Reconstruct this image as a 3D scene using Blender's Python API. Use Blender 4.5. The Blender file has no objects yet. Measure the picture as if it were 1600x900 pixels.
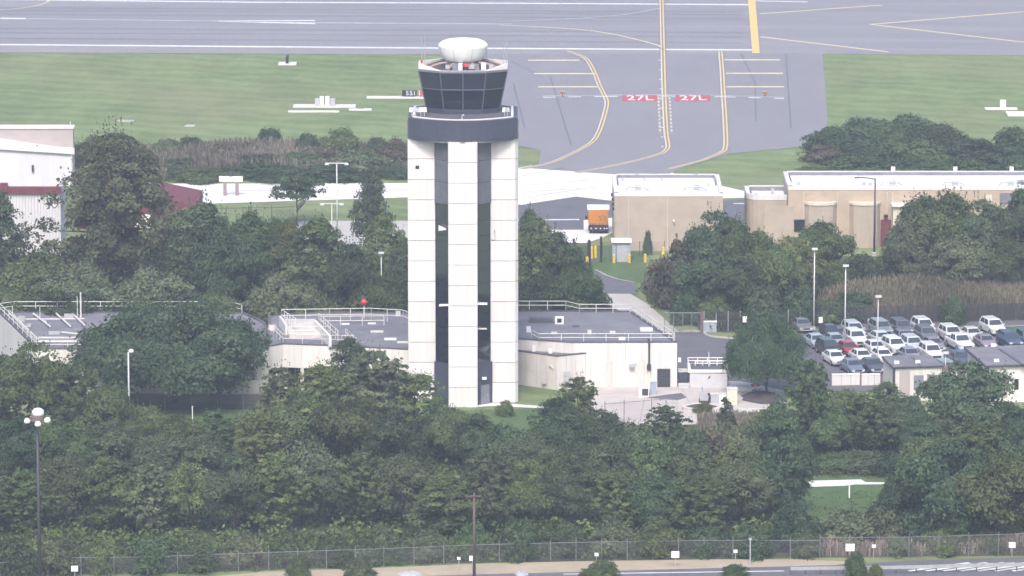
import bpy, math, random
import numpy as np
from mathutils import Vector

scene = bpy.context.scene
col = scene.collection
R = math.radians
random.seed(7)
rng = np.random.default_rng(7)

def text_mesh(name, body, size, offset, extrude, m):
    fc = bpy.data.curves.new(name, 'FONT'); fc.body = body; fc.align_x = 'CENTER'; fc.align_y = 'CENTER'; fc.size = size; fc.offset = offset; fc.extrude = extrude
    fo = bpy.data.objects.new(name, fc); col.objects.link(fo)
    me = bpy.data.meshes.new_from_object(fo.evaluated_get(bpy.context.evaluated_depsgraph_get()))
    bpy.data.objects.remove(fo); bpy.data.curves.remove(fc)
    me.materials.clear(); me.materials.append(m)
    o = bpy.data.objects.new(name, me); col.objects.link(o)
    return o

# ------------------------------------------------------------------ camera
H = 130.0                 # helicopter height
FPX = 8210.0              # focal length in photo pixels (photo 1600 wide)
PITCH = math.atan((450 + 1058) / FPX)
cam_d = bpy.data.cameras.new('camera')
cam = bpy.data.objects.new('camera', cam_d)
col.objects.link(cam)
cam_d.sensor_width = 36.0
cam_d.lens = 36.0 * FPX / 1600.0
cam_d.clip_start = 1.0
cam_d.clip_end = 6000.0
cam.location = (0, 0, H)
cam.rotation_euler = (math.pi / 2 - PITCH, 0, 0)
scene.camera = cam

# ------------------------------------------------------------------ sky and sun (hazy, thin overcast)
world = bpy.data.worlds.new('World')
scene.world = world
world.use_nodes = True
wn = world.node_tree
sky = wn.nodes.new('ShaderNodeTexSky')
sky.sky_type = 'NISHITA'
sky.sun_disc = False
SUN_EL, SUN_AZ = R(50), R(186)      # azimuth clockwise from +Y
sky.sun_elevation = SUN_EL
sky.sun_rotation = SUN_AZ
sky.air_density = 1.0
sky.dust_density = 4.0
sky.ozone_density = 1.2
wn.nodes['Background'].inputs[1].default_value = 0.135
wn.links.new(sky.outputs[0], wn.nodes['Background'].inputs[0])
sd = bpy.data.lights.new('sun', 'SUN')
sun = bpy.data.objects.new('sun', sd)
col.objects.link(sun)
sd.energy = 1.5
sd.angle = R(13)
sd.color = (1.0, 0.96, 0.93)
sdir = Vector((math.sin(SUN_AZ) * math.cos(SUN_EL), math.cos(SUN_AZ) * math.cos(SUN_EL), math.sin(SUN_EL)))
sun.rotation_euler = (-sdir).to_track_quat('-Z', 'Y').to_euler()
sun.location = (0, 400, 400)
vs = scene.view_settings
vs.view_transform = 'Standard'
vs.look = 'None'
vs.gamma = 1.0
vs.use_curve_mapping = False
vs.exposure = 1.04
try:
    scene.cycles.volume_bounces = 0
    scene.cycles.max_bounces = 4
    scene.cycles.diffuse_bounces = 2
    scene.cycles.transparent_max_bounces = 6
    scene.cycles.use_denoising = True
    scene.cycles.use_adaptive_sampling = True
    scene.cycles.adaptive_threshold = 0.03
    scene.cycles.caustics_reflective = False
    scene.cycles.caustics_refractive = False
except Exception:
    pass

# ------------------------------------------------------------------ surveying helpers: photo pixel -> place on the ground / height
FW = Vector((0, math.cos(PITCH), -math.sin(PITCH)))
UP = Vector((0, math.sin(PITCH), math.cos(PITCH)))
RT = Vector((1, 0, 0))
CAM = Vector((0, 0, H))
def ray(px, py):
    return FW + RT * ((px - 800) / FPX) + UP * ((450 - py) / FPX)
def G(px, py, z=0.0):
    r = ray(px, py)
    return CAM + r * ((z - H) / r.z)
def V(px, py, Y):
    r = ray(px, py)
    return CAM + r * (Y / r.y)
def zpix(py, Y):
    return V(800, py, Y).z
def S(p):
    return FPX / (Vector(p) - CAM).dot(FW)

# ------------------------------------------------------------------ materials
MATS = {}
def nt(m):
    m.use_nodes = True
    t = m.node_tree
    return t, t.nodes['Principled BSDF']
def mat(name, c, rough=0.7, var=0.12, scale=1.5, metal=0.0, bump=0.0, spec=0.5, streak=None, c2=None, detail=5, coat=0.0, ovar=0.0):
    if name in MATS:
        return MATS[name]
    m = bpy.data.materials.new(name)
    t, b = nt(m)
    b.inputs['Roughness'].default_value = rough
    b.inputs['Metallic'].default_value = metal
    b.inputs['Specular IOR Level'].default_value = spec
    b.inputs['Coat Weight'].default_value = coat
    co = t.nodes.new('ShaderNodeTexCoord')
    mp = t.nodes.new('ShaderNodeMapping')
    if streak:
        mp.inputs['Scale'].default_value = streak
    t.links.new(co.outputs['Object'], mp.inputs[0])
    n = t.nodes.new('ShaderNodeTexNoise')
    n.inputs['Scale'].default_value = scale
    n.inputs['Detail'].default_value = detail
    n.inputs['Roughness'].default_value = 0.62
    t.links.new(mp.outputs[0], n.inputs['Vector'])
    r = t.nodes.new('ShaderNodeValToRGB')
    r.color_ramp.elements[0].position = 0.3
    r.color_ramp.elements[1].position = 0.7
    d = c2 if c2 else tuple(max(0, v * (1 - 2 * var)) for v in c)
    e = c if c2 else tuple(min(1, v * (1 + var)) for v in c)
    r.color_ramp.elements[0].color = (*d, 1)
    r.color_ramp.elements[1].color = (*e, 1)
    t.links.new(n.outputs[0], r.inputs[0])
    if ovar:        # each panel of a run has its own slightly different tone
        oi = t.nodes.new('ShaderNodeObjectInfo'); mv = t.nodes.new('ShaderNodeMapRange'); hs = t.nodes.new('ShaderNodeHueSaturation')
        mv.inputs['To Min'].default_value = 1 - ovar; mv.inputs['To Max'].default_value = 1.02
        t.links.new(oi.outputs['Random'], mv.inputs[0]); t.links.new(mv.outputs[0], hs.inputs['Value'])
        t.links.new(r.outputs[0], hs.inputs['Color']); t.links.new(hs.outputs[0], b.inputs['Base Color'])
    else:
        t.links.new(r.outputs[0], b.inputs['Base Color'])
    if bump:
        bp = t.nodes.new('ShaderNodeBump')
        bp.inputs['Strength'].default_value = bump
        bp.inputs['Distance'].default_value = 0.05
        t.links.new(n.outputs[0], bp.inputs['Height'])
        t.links.new(bp.outputs[0], b.inputs['Normal'])
    MATS[name] = m
    return m

def ground_mat(name, dark, light, dry, streaky=True, dry_amt=0.5):
    m = bpy.data.materials.new(name)
    t, b = nt(m)
    b.inputs['Roughness'].default_value = 0.95
    b.inputs['Specular IOR Level'].default_value = 0.15
    co = t.nodes.new('ShaderNodeTexCoord')
    def noise(scale, sx=1, sy=1, det=6, rough=0.6):
        mp = t.nodes.new('ShaderNodeMapping')
        mp.inputs['Scale'].default_value = (sx, sy, 1)
        t.links.new(co.outputs['Object'], mp.inputs[0])
        n = t.nodes.new('ShaderNodeTexNoise')
        n.inputs['Scale'].default_value = scale
        n.inputs['Detail'].default_value = det
        n.inputs['Roughness'].default_value = rough
        t.links.new(mp.outputs[0], n.inputs['Vector'])
        return n.outputs[0]
    def ramp(src, p0, p1, c0, c1):
        r = t.nodes.new('ShaderNodeValToRGB')
        r.color_ramp.elements[0].position = p0
        r.color_ramp.elements[1].position = p1
        r.color_ramp.elements[0].color = (*c0, 1)
        r.color_ramp.elements[1].color = (*c1, 1)
        t.links.new(src, r.inputs[0])
        return r.outputs[0]
    def mix(a, bb, f):
        x = t.nodes.new('ShaderNodeMix')
        x.data_type = 'RGBA'
        t.links.new(a, x.inputs[6]); t.links.new(bb, x.inputs[7])
        if isinstance(f, float): x.inputs[0].default_value = f
        else: t.links.new(f, x.inputs[0])
        return x.outputs[2]
    base = ramp(noise(0.55, 1.3, .45, 8, 0.75), 0.38, 0.62, dark, light)
    st = ramp(noise(0.10, .9, .5, 8, .7), 0.40, 0.60, tuple(v * 0.8 for v in dark), tuple(min(1, v * 1.15) for v in light))
    x = mix(base, st, 0.5 if streaky else 0.3)
    if streaky:     # mowing passes
        mpw = t.nodes.new('ShaderNodeMapping'); mpw.inputs['Rotation'].default_value = (0, 0, .35)
        t.links.new(co.outputs['Object'], mpw.inputs[0])
        wv = t.nodes.new('ShaderNodeTexWave'); wv.inputs['Scale'].default_value = .045; wv.inputs['Distortion'].default_value = 5.0; wv.inputs['Detail'].default_value = 4; wv.inputs['Detail Scale'].default_value = 2.5
        wv.bands_direction = 'Y'
        t.links.new(mpw.outputs[0], wv.inputs['Vector'])
        x = mix(x, ramp(wv.outputs['Fac'], .25, .75, tuple(v * .86 for v in dark), tuple(v * 1.08 for v in light)), .3)
    fd = ramp(noise(0.03, .8, .7, 9, 0.7), 0.48, 0.68, (0, 0, 0), (dry_amt,) * 3)
    dr = ramp(noise(0.6, 0.6, 1.2, 6), 0.3, 0.7, tuple(v * 0.75 for v in dry), dry)
    x = mix(x, dr, fd)
    t.links.new(x, b.inputs['Base Color'])
    return m

def leaf_mat(name, dark, mid, light, trans=0.22):
    m = bpy.data.materials.new(name)
    m.use_nodes = True
    t = m.node_tree
    t.nodes.clear()
    out = t.nodes.new('ShaderNodeOutputMaterial')
    at = t.nodes.new('ShaderNodeAttribute'); at.attribute_name = 'tint'
    oi = t.nodes.new('ShaderNodeObjectInfo')
    r = t.nodes.new('ShaderNodeValToRGB')
    r.color_ramp.elements[0].position = 0.1; r.color_ramp.elements[0].color = (*dark, 1)
    r.color_ramp.elements[1].position = 0.95; r.color_ramp.elements[1].color = (*light, 1)
    e = r.color_ramp.elements.new(0.55); e.color = (*mid, 1)
    t.links.new(at.outputs['Fac'], r.inputs[0])
    hs = t.nodes.new('ShaderNodeHueSaturation')
    mr = t.nodes.new('ShaderNodeMapRange')
    mr.inputs['To Min'].default_value = 0.474; mr.inputs['To Max'].default_value = 0.522
    t.links.new(oi.outputs['Random'], mr.inputs[0])
    t.links.new(mr.outputs[0], hs.inputs['Hue'])
    ml = t.nodes.new('ShaderNodeMath'); ml.operation = 'MULTIPLY'; ml.inputs[1].default_value = 7.31
    fr = t.nodes.new('ShaderNodeMath'); fr.operation = 'FRACT'
    t.links.new(oi.outputs['Random'], ml.inputs[0]); t.links.new(ml.outputs[0], fr.inputs[0])
    mv = t.nodes.new('ShaderNodeMapRange')
    mv.inputs['To Min'].default_value = 0.88; mv.inputs['To Max'].default_value = 1.42
    t.links.new(fr.outputs[0], mv.inputs[0]); t.links.new(mv.outputs[0], hs.inputs['Value'])
    t.links.new(r.outputs[0], hs.inputs['Color'])
    d = t.nodes.new('ShaderNodeBsdfDiffuse'); tr = t.nodes.new('ShaderNodeBsdfTranslucent')
    t.links.new(hs.outputs[0], d.inputs[0]); t.links.new(hs.outputs[0], tr.inputs[0])
    mx = t.nodes.new('ShaderNodeMixShader'); mx.inputs[0].default_value = trans
    t.links.new(d.outputs[0], mx.inputs[1]); t.links.new(tr.outputs[0], mx.inputs[2])
    t.links.new(mx.outputs[0], out.inputs[0])
    MATS[name] = m
    return m

def objcolor_mat(name, rough=0.35, coat=0.6):
    m = bpy.data.materials.new(name)
    t, b = nt(m)
    oi = t.nodes.new('ShaderNodeObjectInfo')
    t.links.new(oi.outputs['Color'], b.inputs['Base Color'])
    b.inputs['Roughness'].default_value = rough
    b.inputs['Coat Weight'].default_value = coat
    b.inputs['Coat Roughness'].default_value = 0.1
    MATS[name] = m
    return m

def mesh_mat(name, c, alpha):
    m = bpy.data.materials.new(name)
    t, b = nt(m)
    b.inputs['Base Color'].default_value = (*c, 1)
    b.inputs['Roughness'].default_value = 0.6
    b.inputs['Alpha'].default_value = alpha
    MATS[name] = m
    return m

mat('white_panel', (0.72, 0.695, 0.68), 0.6, 0.045, 0.9, streak=(2.2, 2.2, 0.12), ovar=.1)
mat('white_paint', (0.78, 0.78, 0.78), 0.6, 0.06, 3)
mat('rail_paint', (0.62, 0.6, 0.57), 0.55, 0.08, 3)
mat('joint_grey', (0.3, 0.29, 0.3), 0.8, 0.1)
mat('cream_panel', (0.70, 0.665, 0.635), 0.75, 0.07, 0.9, streak=(2, 2, 0.15), ovar=.1)
mat('cream_stain_shade', (0.59, 0.55, 0.51), 0.8, 0.1, 0.8, streak=(1, 1, 0.25))
mat('slate_metal', (0.05, 0.057, 0.085), 0.5, 0.1, 2)
mat('slate_pale', (0.2, 0.205, 0.24), 0.5, 0.12, 1)
mat('dark_frame', (0.05, 0.055, 0.075), 0.5, 0.1)
mat('mullion_grey', (0.085, 0.092, 0.12), 0.5, 0.1)
mat('tower_glass', (0.012, 0.015, 0.027), 0.05, 0.1, 0.5, spec=.8)
MATS['tower_glass'].node_tree.nodes['Principled BSDF'].inputs['IOR'].default_value = 1.95
mat('cab_glass', (0.010, 0.013, 0.022), 0.06, 0.1, 0.5, spec=.4)
mat('spandrel', (0.12, 0.124, 0.15), 0.5, 0.12, 1)
mat('upper_glass', (0.022, 0.027, 0.042), 0.12, 0.08, 0.5, spec=0.5)  # slightly greyer glass for the upper cab panes
mat('window_dark', (0.02, 0.022, 0.028), 0.1, 0.1, 1, spec=0.8)
mat('radome_white', (0.8, 0.8, 0.8), 0.45, 0.03, 0.8)
mat('leg_brown', (0.27, 0.2, 0.2), 0.7, 0.1)
mat('rust_brown', (0.2, 0.135, 0.125), 0.7, 0.15)
mat('red_lamp', (0.5, 0.04, 0.04), 0.4, 0.1)
mat('roof_gravel', (0.205, 0.2, 0.228), 0.95, 0.14, 0.3, c2=(0.125, 0.122, 0.143), detail=9)
mat('roof_edge', (0.1, 0.1, 0.12), 0.8, 0.1)
mat('white_roof', (0.72, 0.72, 0.72), 0.8, 0.05, 0.25, c2=(0.58, 0.58, 0.585))
mat('beige_brick', (0.42, 0.35, 0.285), 0.9, 0.07, 0.5)
mat('beige_block', (0.45, 0.36, 0.28), 0.9, 0.07, 0.6)
mat('pinkish_grey', (0.42, 0.37, 0.36), 0.85, 0.05, 0.4)
mat('hangar_white', (0.66, 0.66, 0.7), 0.6, 0.05, 0.5, streak=(1, 1, 0.2))
mat('maroon', (0.16, 0.035, 0.045), 0.6, 0.12, 0.8)
mat('red_roof', (0.15, 0.036, 0.042), 0.7, 0.12, 0.8)
mat('asphalt_pale', (0.248, 0.245, 0.262), 0.92, 0.1, 0.05, streak=(0.3, 2.2, 1), c2=(0.19, 0.187, 0.208), detail=10)
mat('asphalt_taxi', (0.222, 0.219, 0.236), 0.92, 0.1, 0.07, streak=(1.6, .5, 1), c2=(0.192, 0.188, 0.21), detail=11)
mat('asphalt_shoulder', (0.27, 0.26, 0.27), 0.95, 0.1, 0.1, c2=(0.22, 0.212, 0.222), detail=9)
mat('asphalt_road', (0.13, 0.128, 0.145), 0.92, 0.1, 0.3, c2=(0.1, 0.098, 0.115), detail=9)
mat('concrete_white', (0.72, 0.7, 0.69), 0.9, 0.05, 0.12, c2=(0.58, 0.56, 0.55), detail=9)
mat('concrete_path', (0.46, 0.44, 0.42), 0.9, 0.08, 0.5, c2=(0.36, 0.34, 0.325), detail=8)
mat('concrete_pad', (0.5, 0.46, 0.44), 0.9, 0.08, 0.4, c2=(0.4, 0.36, 0.34), detail=8)
mat('line_white', (0.72, 0.72, 0.72), 0.8, 0.08, 0.8, c2=(0.52, 0.52, 0.53))
mat('line_faint', (0.46, 0.46, 0.48), 0.8, 0.08, 0.4, c2=(0.27, 0.27, 0.3))
mat('line_yellow', (0.72, 0.48, 0.16), 0.8, 0.08, 0.8, c2=(0.6, 0.42, 0.18))
mat('line_pale_yellow', (0.66, 0.56, 0.36), 0.8, 0.08, 0.5, c2=(0.5, 0.44, 0.32))
mat('line_red', (0.42, 0.085, 0.09), 0.8, 0.1, 1)
mat('crack_seal', (0.14, 0.14, 0.165), 0.8, 0.1, 1)
mat('soil_dark', (0.07, 0.06, 0.062), 0.95, 0.2, 1.5, bump=0.6)
mat('sand', (0.4, 0.34, 0.26), 0.95, 0.1, 0.35, c2=(0.32, 0.26, 0.18), detail=8)
mat('fence_steel', (0.19, 0.19, 0.195), 0.6, 0.1, 3)
mat('galvanised', (0.45, 0.46, 0.47), 0.45, 0.1, 3, metal=0.3)
mat('pole_white', (0.6, 0.6, 0.6), 0.5, 0.06, 2)
mat('pole_dark', (0.05, 0.05, 0.055), 0.6, 0.1)
mat('wood_pole', (0.12, 0.09, 0.075), 0.9, 0.2, 3, streak=(1, 1, 0.1))
mat('bollard_yellow', (0.72, 0.5, 0.08), 0.5, 0.08)
mat('orange_paint', (0.5, 0.2, 0.035), 0.5, 0.06, 1)
mat('black_paint', (0.02, 0.02, 0.025), 0.5, 0.1)
mat('shed_blue', (0.33, 0.38, 0.46), 0.6, 0.08, 1)
mat('tank_white', (0.58, 0.58, 0.61), 0.6, 0.06, 0.7, c2=(0.47, 0.47, 0.5))
mat('box_cream', (0.62, 0.58, 0.46), 0.6, 0.06)
mat('unit_grey', (0.4, 0.41, 0.43), 0.5, 0.08)
mat('tyre', (0.02, 0.02, 0.02), 0.85, 0.1)
mat('rim_silver', (0.42, 0.43, 0.44), 0.35, 0.05, metal=0.6)
mat('car_glass', (0.035, 0.045, 0.055), 0.06, 0.05, spec=1.0)
mat('headlight', (0.6, 0.62, 0.64), 0.15, 0.03)
mat('tail_red', (0.35, 0.02, 0.02), 0.3, 0.05)
mat('grille_black', (0.02, 0.02, 0.02), 0.5, 0.05)
mat('bark', (0.09, 0.073, 0.06), 0.95, 0.25, 4, streak=(1, 1, 0.2), bump=0.5)
objcolor_mat('car_paint')
mesh_mat('chain_link', (0.2, 0.2, 0.21), 0.07)
mesh_mat('chain_link_dark', (0.06, 0.06, 0.07), 0.32)
leaf_mat('leaf_green', (0.048, 0.074, 0.032), (0.092, 0.130, 0.056), (0.145, 0.185, 0.085), .3)
leaf_mat('leaf_dark', (0.036, 0.060, 0.034), (0.070, 0.104, 0.055), (0.110, 0.150, 0.082), .3)
leaf_mat('leaf_olive', (0.058, 0.082, 0.032), (0.110, 0.146, 0.058), (0.175, 0.208, 0.092), .3)
leaf_mat('leaf_grey', (0.060, 0.078, 0.043), (0.112, 0.136, 0.076), (0.172, 0.194, 0.114), .3)
leaf_mat('leaf_brown', (0.062, 0.060, 0.042), (0.110, 0.105, 0.072), (0.170, 0.160, 0.110), .3)
leaf_mat('reed', (0.080, 0.076, 0.050), (0.165, 0.146, 0.104), (0.270, 0.240, 0.175), 0.1)
leaf_mat('reed_pale', (0.150, 0.120, 0.095), (0.290, 0.240, 0.195), (0.450, 0.390, 0.320), 0.1)
leaf_mat('reed_grey', (0.075, 0.075, 0.055), (0.150, 0.142, 0.108), (0.245, 0.230, 0.178), 0.1)
leaf_mat('ground_cover', (0.035, 0.052, 0.020), (0.085, 0.116, 0.046), (0.150, 0.185, 0.080))
M_GRASS = ground_mat('grass_field', (0.120, 0.172, 0.070), (0.192, 0.242, 0.110), (0.280, 0.256, 0.155))
M_GRASS2 = ground_mat('grass_lawn', (0.065, 0.110, 0.045), (0.100, 0.150, 0.062), (0.15, 0.15, 0.08), False, 0.3)
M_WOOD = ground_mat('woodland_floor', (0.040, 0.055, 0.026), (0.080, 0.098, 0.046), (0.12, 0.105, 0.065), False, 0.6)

# ------------------------------------------------------------------ object helpers
def origin_of(o):
    while o.parent: o = o.parent
    return Vector(o.location)
def tag(o, label=None, cat=None, group=None, kind=None):
    if label: o['label'] = label
    if cat: o['category'] = cat
    if group: o['group'] = group
    if kind: o['kind'] = kind
    return o
def thing(name, label, cat, loc=(0, 0, 0), group=None, rz=0.0):
    o = bpy.data.objects.new(name, None)
    o.empty_display_size = 0.5
    o.location = loc
    o.rotation_euler = (0, 0, rz)
    col.objects.link(o)
    return tag(o, label, cat, group)

class MB:
    def __init__(self):
        self.v = []; self.f = []
    def add(self, vs, fs):
        n = len(self.v)
        self.v += [tuple(p) for p in vs]
        self.f += [tuple(i + n for i in f) for f in fs]
        return self
    def box(self, c, s, rz=0.0):
        cx, cy, cz = c; hx, hy, hz = s[0] / 2, s[1] / 2, s[2] / 2
        ca, sa = math.cos(rz), math.sin(rz)
        vs = []
        for dz in (-hz, hz):
            for dx, dy in ((-hx, -hy), (hx, -hy), (hx, hy), (-hx, hy)):
                vs.append((cx + dx * ca - dy * sa, cy + dx * sa + dy * ca, cz + dz))
        return self.add(vs, [(3, 2, 1, 0), (4, 5, 6, 7), (0, 1, 5, 4), (1, 2, 6, 5), (2, 3, 7, 6), (3, 0, 4, 7)])
    def slab(self, p0, p1, z0, z1, th, out=0.0):
        """upright board from p0 to p1 (xy), thickness th, its outer face shifted 'out' to the right-hand side of p0->p1"""
        a = Vector((p0[0], p0[1], 0)); b = Vector((p1[0], p1[1], 0))
        d = (b - a).normalized(); n = Vector((d.y, -d.x, 0))
        q = [a + n * out, b + n * out, b + n * (out - th), a + n * (out - th)]
        vs = [(p.x, p.y, z0) for p in q] + [(p.x, p.y, z1) for p in q]
        return self.add(vs, [(3, 2, 1, 0), (4, 5, 6, 7), (0, 1, 5, 4), (1, 2, 6, 5), (2, 3, 7, 6), (3, 0, 4, 7)])
    def prism(self, poly, z0, z1):
        n = len(poly)
        a = sum(poly[i][0] * poly[(i + 1) % n][1] - poly[(i + 1) % n][0] * poly[i][1] for i in range(n))
        if a < 0: poly = list(poly)[::-1]
        vs = [(p[0], p[1], z0) for p in poly] + [(p[0], p[1], z1) for p in poly]
        fs = [tuple(range(n))[::-1], tuple(range(n, 2 * n))]
        fs += [(i, (i + 1) % n, n + (i + 1) % n, n + i) for i in range(n)]
        return self.add(vs, fs)
    def loft(self, rings, cap=True):
        n = len(rings[0]); vs = [p for r in rings for p in r]; fs = []
        for k in range(len(rings) - 1):
            for i in range(n):
                j = (i + 1) % n
                fs.append((k * n + i, k * n + j, (k + 1) * n + j, (k + 1) * n + i))
        if cap:
            fs.append(tuple(range(n))[::-1]); fs.append(tuple(range((len(rings) - 1) * n, len(rings) * n)))
        return self.add(vs, fs)
    def tube(self, pts, r, n=6, r2=None):
        pts = [Vector(p) for p in pts]; rings = []
        for i, p in enumerate(pts):
            d = (pts[min(i + 1, len(pts) - 1)] - pts[max(i - 1, 0)]).normalized()
            a = d.cross(Vector((0, 0, 1)))
            if a.length < 1e-3: a = Vector((1, 0, 0))
            a.normalize(); b = d.cross(a).normalized()
            rr = r if r2 is None else r + (r2 - r) * i / (len(pts) - 1)
            rings.append([p + a * (rr * math.cos(2 * math.pi * k / n)) + b * (rr * math.sin(2 * math.pi * k / n)) for k in range(n)])
        return self.loft(rings)
    def lathe(self, prof, c=(0, 0, 0), n=24, sx=1.0, sy=1.0):
        rings = [[(c[0] + r * sx * math.cos(2 * math.pi * k / n), c[1] + r * sy * math.sin(2 * math.pi * k / n), c[2] + z) for k in range(n)] for r, z in prof]
        return self.loft(rings)
    def cyl_y(self, c, r, w, n=14):
        rings = []
        for dx in (-w / 2, w / 2):
            rings.append([(c[0] + dx, c[1] + r * math.cos(2 * math.pi * k / n), c[2] + r * math.sin(2 * math.pi * k / n)) for k in range(n)])
        return self.loft(rings)
    def quad(self, a, b, c, d):
        return self.add([a, b, c, d], [(0, 1, 2, 3)])
    def build(self, name, m, parent=None, smooth=False, world=True, loc=None):
        me = bpy.data.meshes.new(name)
        o0 = origin_of(parent) if (parent and world) else Vector((0, 0, 0))
        me.from_pydata([(v[0] - o0.x, v[1] - o0.y, v[2] - o0.z) for v in self.v], [], self.f)
        me.validate()
        if smooth:
            me.polygons.foreach_set('use_smooth', [True] * len(me.polygons))
        me.materials.append(MATS[m] if isinstance(m, str) else m)
        me.update()
        o = bpy.data.objects.new(name, me)
        col.objects.link(o)
        if parent: o.parent = parent
        if loc is not None: o.location = loc
        return o

def dup(o, parent=None):
    c = o.copy(); col.objects.link(c); c.parent = parent
    for ch in o.children: dup(ch, c)
    return c
def clone(o, parent, loc):
    c = o.copy(); col.objects.link(c); c.parent = parent; c.location = loc
    return c

# ------------------------------------------------------------------ ground, runway, taxiway, paths
def sheet(name, pix, z, m, parent=None, kind='structure'):
    pts = [G(x, y, z) for x, y in pix]
    mb = MB(); n = len(pts)
    a = sum(pts[i].x * pts[(i + 1) % n].y - pts[(i + 1) % n].x * pts[i].y for i in range(n))
    if a < 0: pts = pts[::-1]
    mb.add(pts, [tuple(range(n))])
    o = mb.build(name, m, parent)
    if not parent: o['kind'] = kind
    return o
def smooth_pts(pix, n=5):
    p = [Vector((x, y, 0)) for x, y in pix]; out = []
    for i in range(len(p) - 1):
        p0 = p[max(i - 1, 0)]; p1 = p[i]; p2 = p[i + 1]; p3 = p[min(i + 2, len(p) - 1)]
        for k in range(n):
            t = k / n
            q = 0.5 * ((2 * p1) + (p2 - p0) * t + (2 * p0 - 5 * p1 + 4 * p2 - p3) * t * t + (3 * p1 - p0 - 3 * p2 + p3) * t ** 3)
            out.append((q.x, q.y))
    out.append((p[-1].x, p[-1].y))
    return out
def ribbon(name, pix, w, z, m, parent, off=0.0, curve=False, dash=None):
    pts = [G(x, y, z) for x, y in (smooth_pts(pix) if curve else pix)]
    mb = MB(); L = []; Rr = []
    for i, p in enumerate(pts):
        d = (pts[min(i + 1, len(pts) - 1)] - pts[max(i - 1, 0)]); d.z = 0; d.normalize()
        n = Vector((-d.y, d.x, 0))
        L.append(p + n * (off + w / 2)); Rr.append(p + n * (off - w / 2))
    if dash:
        tot = 0
        for i in range(len(pts) - 1):
            seg = (pts[i + 1] - pts[i]); ln = seg.length; d = seg.normalized(); n = Vector((-d.y, d.x, 0)) ; t = 0
            while t < ln - 0.2:
                a = pts[i] + d * t; b = pts[i] + d * min(ln, t + dash[0]); o1 = n * (off + w / 2); o2 = n * (off - w / 2)
                mb.quad(a + o2, b + o2, b + o1, a + o1); t += dash[0] + dash[1]
    else:
        for i in range(len(pts) - 1):
            mb.quad(Rr[i], Rr[i + 1], L[i + 1], L[i])
    return mb.build(name, m, parent)

ground = MB().add([(-1500, -250, 0), (1500, -250, 0), (1500, 2300, 0), (-1500, 2300, 0)], [(0, 1, 2, 3)]).build('ground', M_GRASS)
tag(ground, 'green airfield grass with dry streaks', kind='structure')

ZR = 0.03
runway = sheet('runway', [(-3000, 58), (-3000, -50), (4500, 8), (4500, 106), (1290, 84), (0, 82)], ZR, 'asphalt_pale')
tag(runway, 'pale grey runway crossing the top of the picture')
sheet('runway_shoulder', [(-3000, 59), (0, 68), (1176, 77), (1290, 77.5), (1290, 84.5), (655, 85), (0, 81.5), (-3000, 74)], ZR + 0.012, 'asphalt_shoulder', runway)
ribbon('edge_line', [(-1500, 61), (0, 69.5), (600, 74.5), (1176, 78)], 1.7, ZR + 0.03, 'line_white', runway)
ribbon('edge_line', [(-1500, -9), (0, -1), (400, 3.5), (800, 5), (1172, 7.2)], 1.7, ZR + 0.03, 'line_white', runway)
ribbon('edge_line', [(1172, 1.2), (1262, 3.0)], 1.2, ZR + 0.03, 'line_white', runway)
ribbon('centre_line', [(-1500, 15), (0, 28.5), (345, 33)], 1.0, ZR + 0.03, 'line_faint', runway)
ribbon('centre_line', [(490, 35.5), (800, 37.5)], 1.3, ZR + 0.03, 'line_faint', runway)
ribbon('centre_line', [(0, 28.4), (40, 29)], 1.8, ZR + 0.035, 'line_white', runway)
mk = MB()
for a, b, c, d in (((340, 32.2), (492, 31.2), (492, 32.8), (340, 33.0)), ((340, 33.2), (492, 35.2), (492, 37.8), (345, 33.8))):
    mk.quad(G(*d, ZR + 0.04), G(*c, ZR + 0.04), G(*b, ZR + 0.04), G(*a, ZR + 0.04))
mk.build('arrow_marking', 'line_white', runway)
ribbon('lead_in_line', [(-80, 18), (0, 15.5), (45, 11), (72, 4), (80, -3)], 0.5, ZR + 0.04, 'line_pale_yellow', runway, curve=True)
ribbon('lead_in_line', [(780, 33.5), (894, 29), (975, 22.5), (1031, 12.5)], 0.6, ZR + 0.04, 'line_faint', runway, curve=True)
ribbon('lead_in_line', [(780, 39), (894, 45), (956, 53), (1012, 66), (1034, 73)], 0.6, ZR + 0.04, 'line_pale_yellow', runway, curve=True)
mk = MB().quad(G(1175.5, 83, ZR + .045), G(1187, 83, ZR + .045), G(1180, -3, ZR + .045), G(1168.5, -3, ZR + .045))
mk.build('threshold_bar', 'line_yellow', runway)
for a, b in (((1188, 21.5), (1377, 8)), ((1188, 57.5), (1388, 81)), ((1360, 38), (1640, 15)), ((1360, 38), (1640, 70.5))):
    ribbon('chevron_line', [a, b], 0.95, ZR + 0.04, 'line_pale_yellow', runway)
for y0, sl in ((16, .006), (22, .006), (44, .006), (51, .006), (60, .007), (12, .005)):
    ribbon('rubber_streak', [(-1500, y0 - 9), (0, y0), (700, y0 + 4), (1160, y0 + 7)], 1.3, ZR + 0.02, 'crack_seal' if False else mat('rubber', (0.2, 0.198, 0.22), 0.9, 0.1, 0.05, streak=(.3, 3, 1), c2=(0.15, 0.148, 0.168)), runway)

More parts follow.
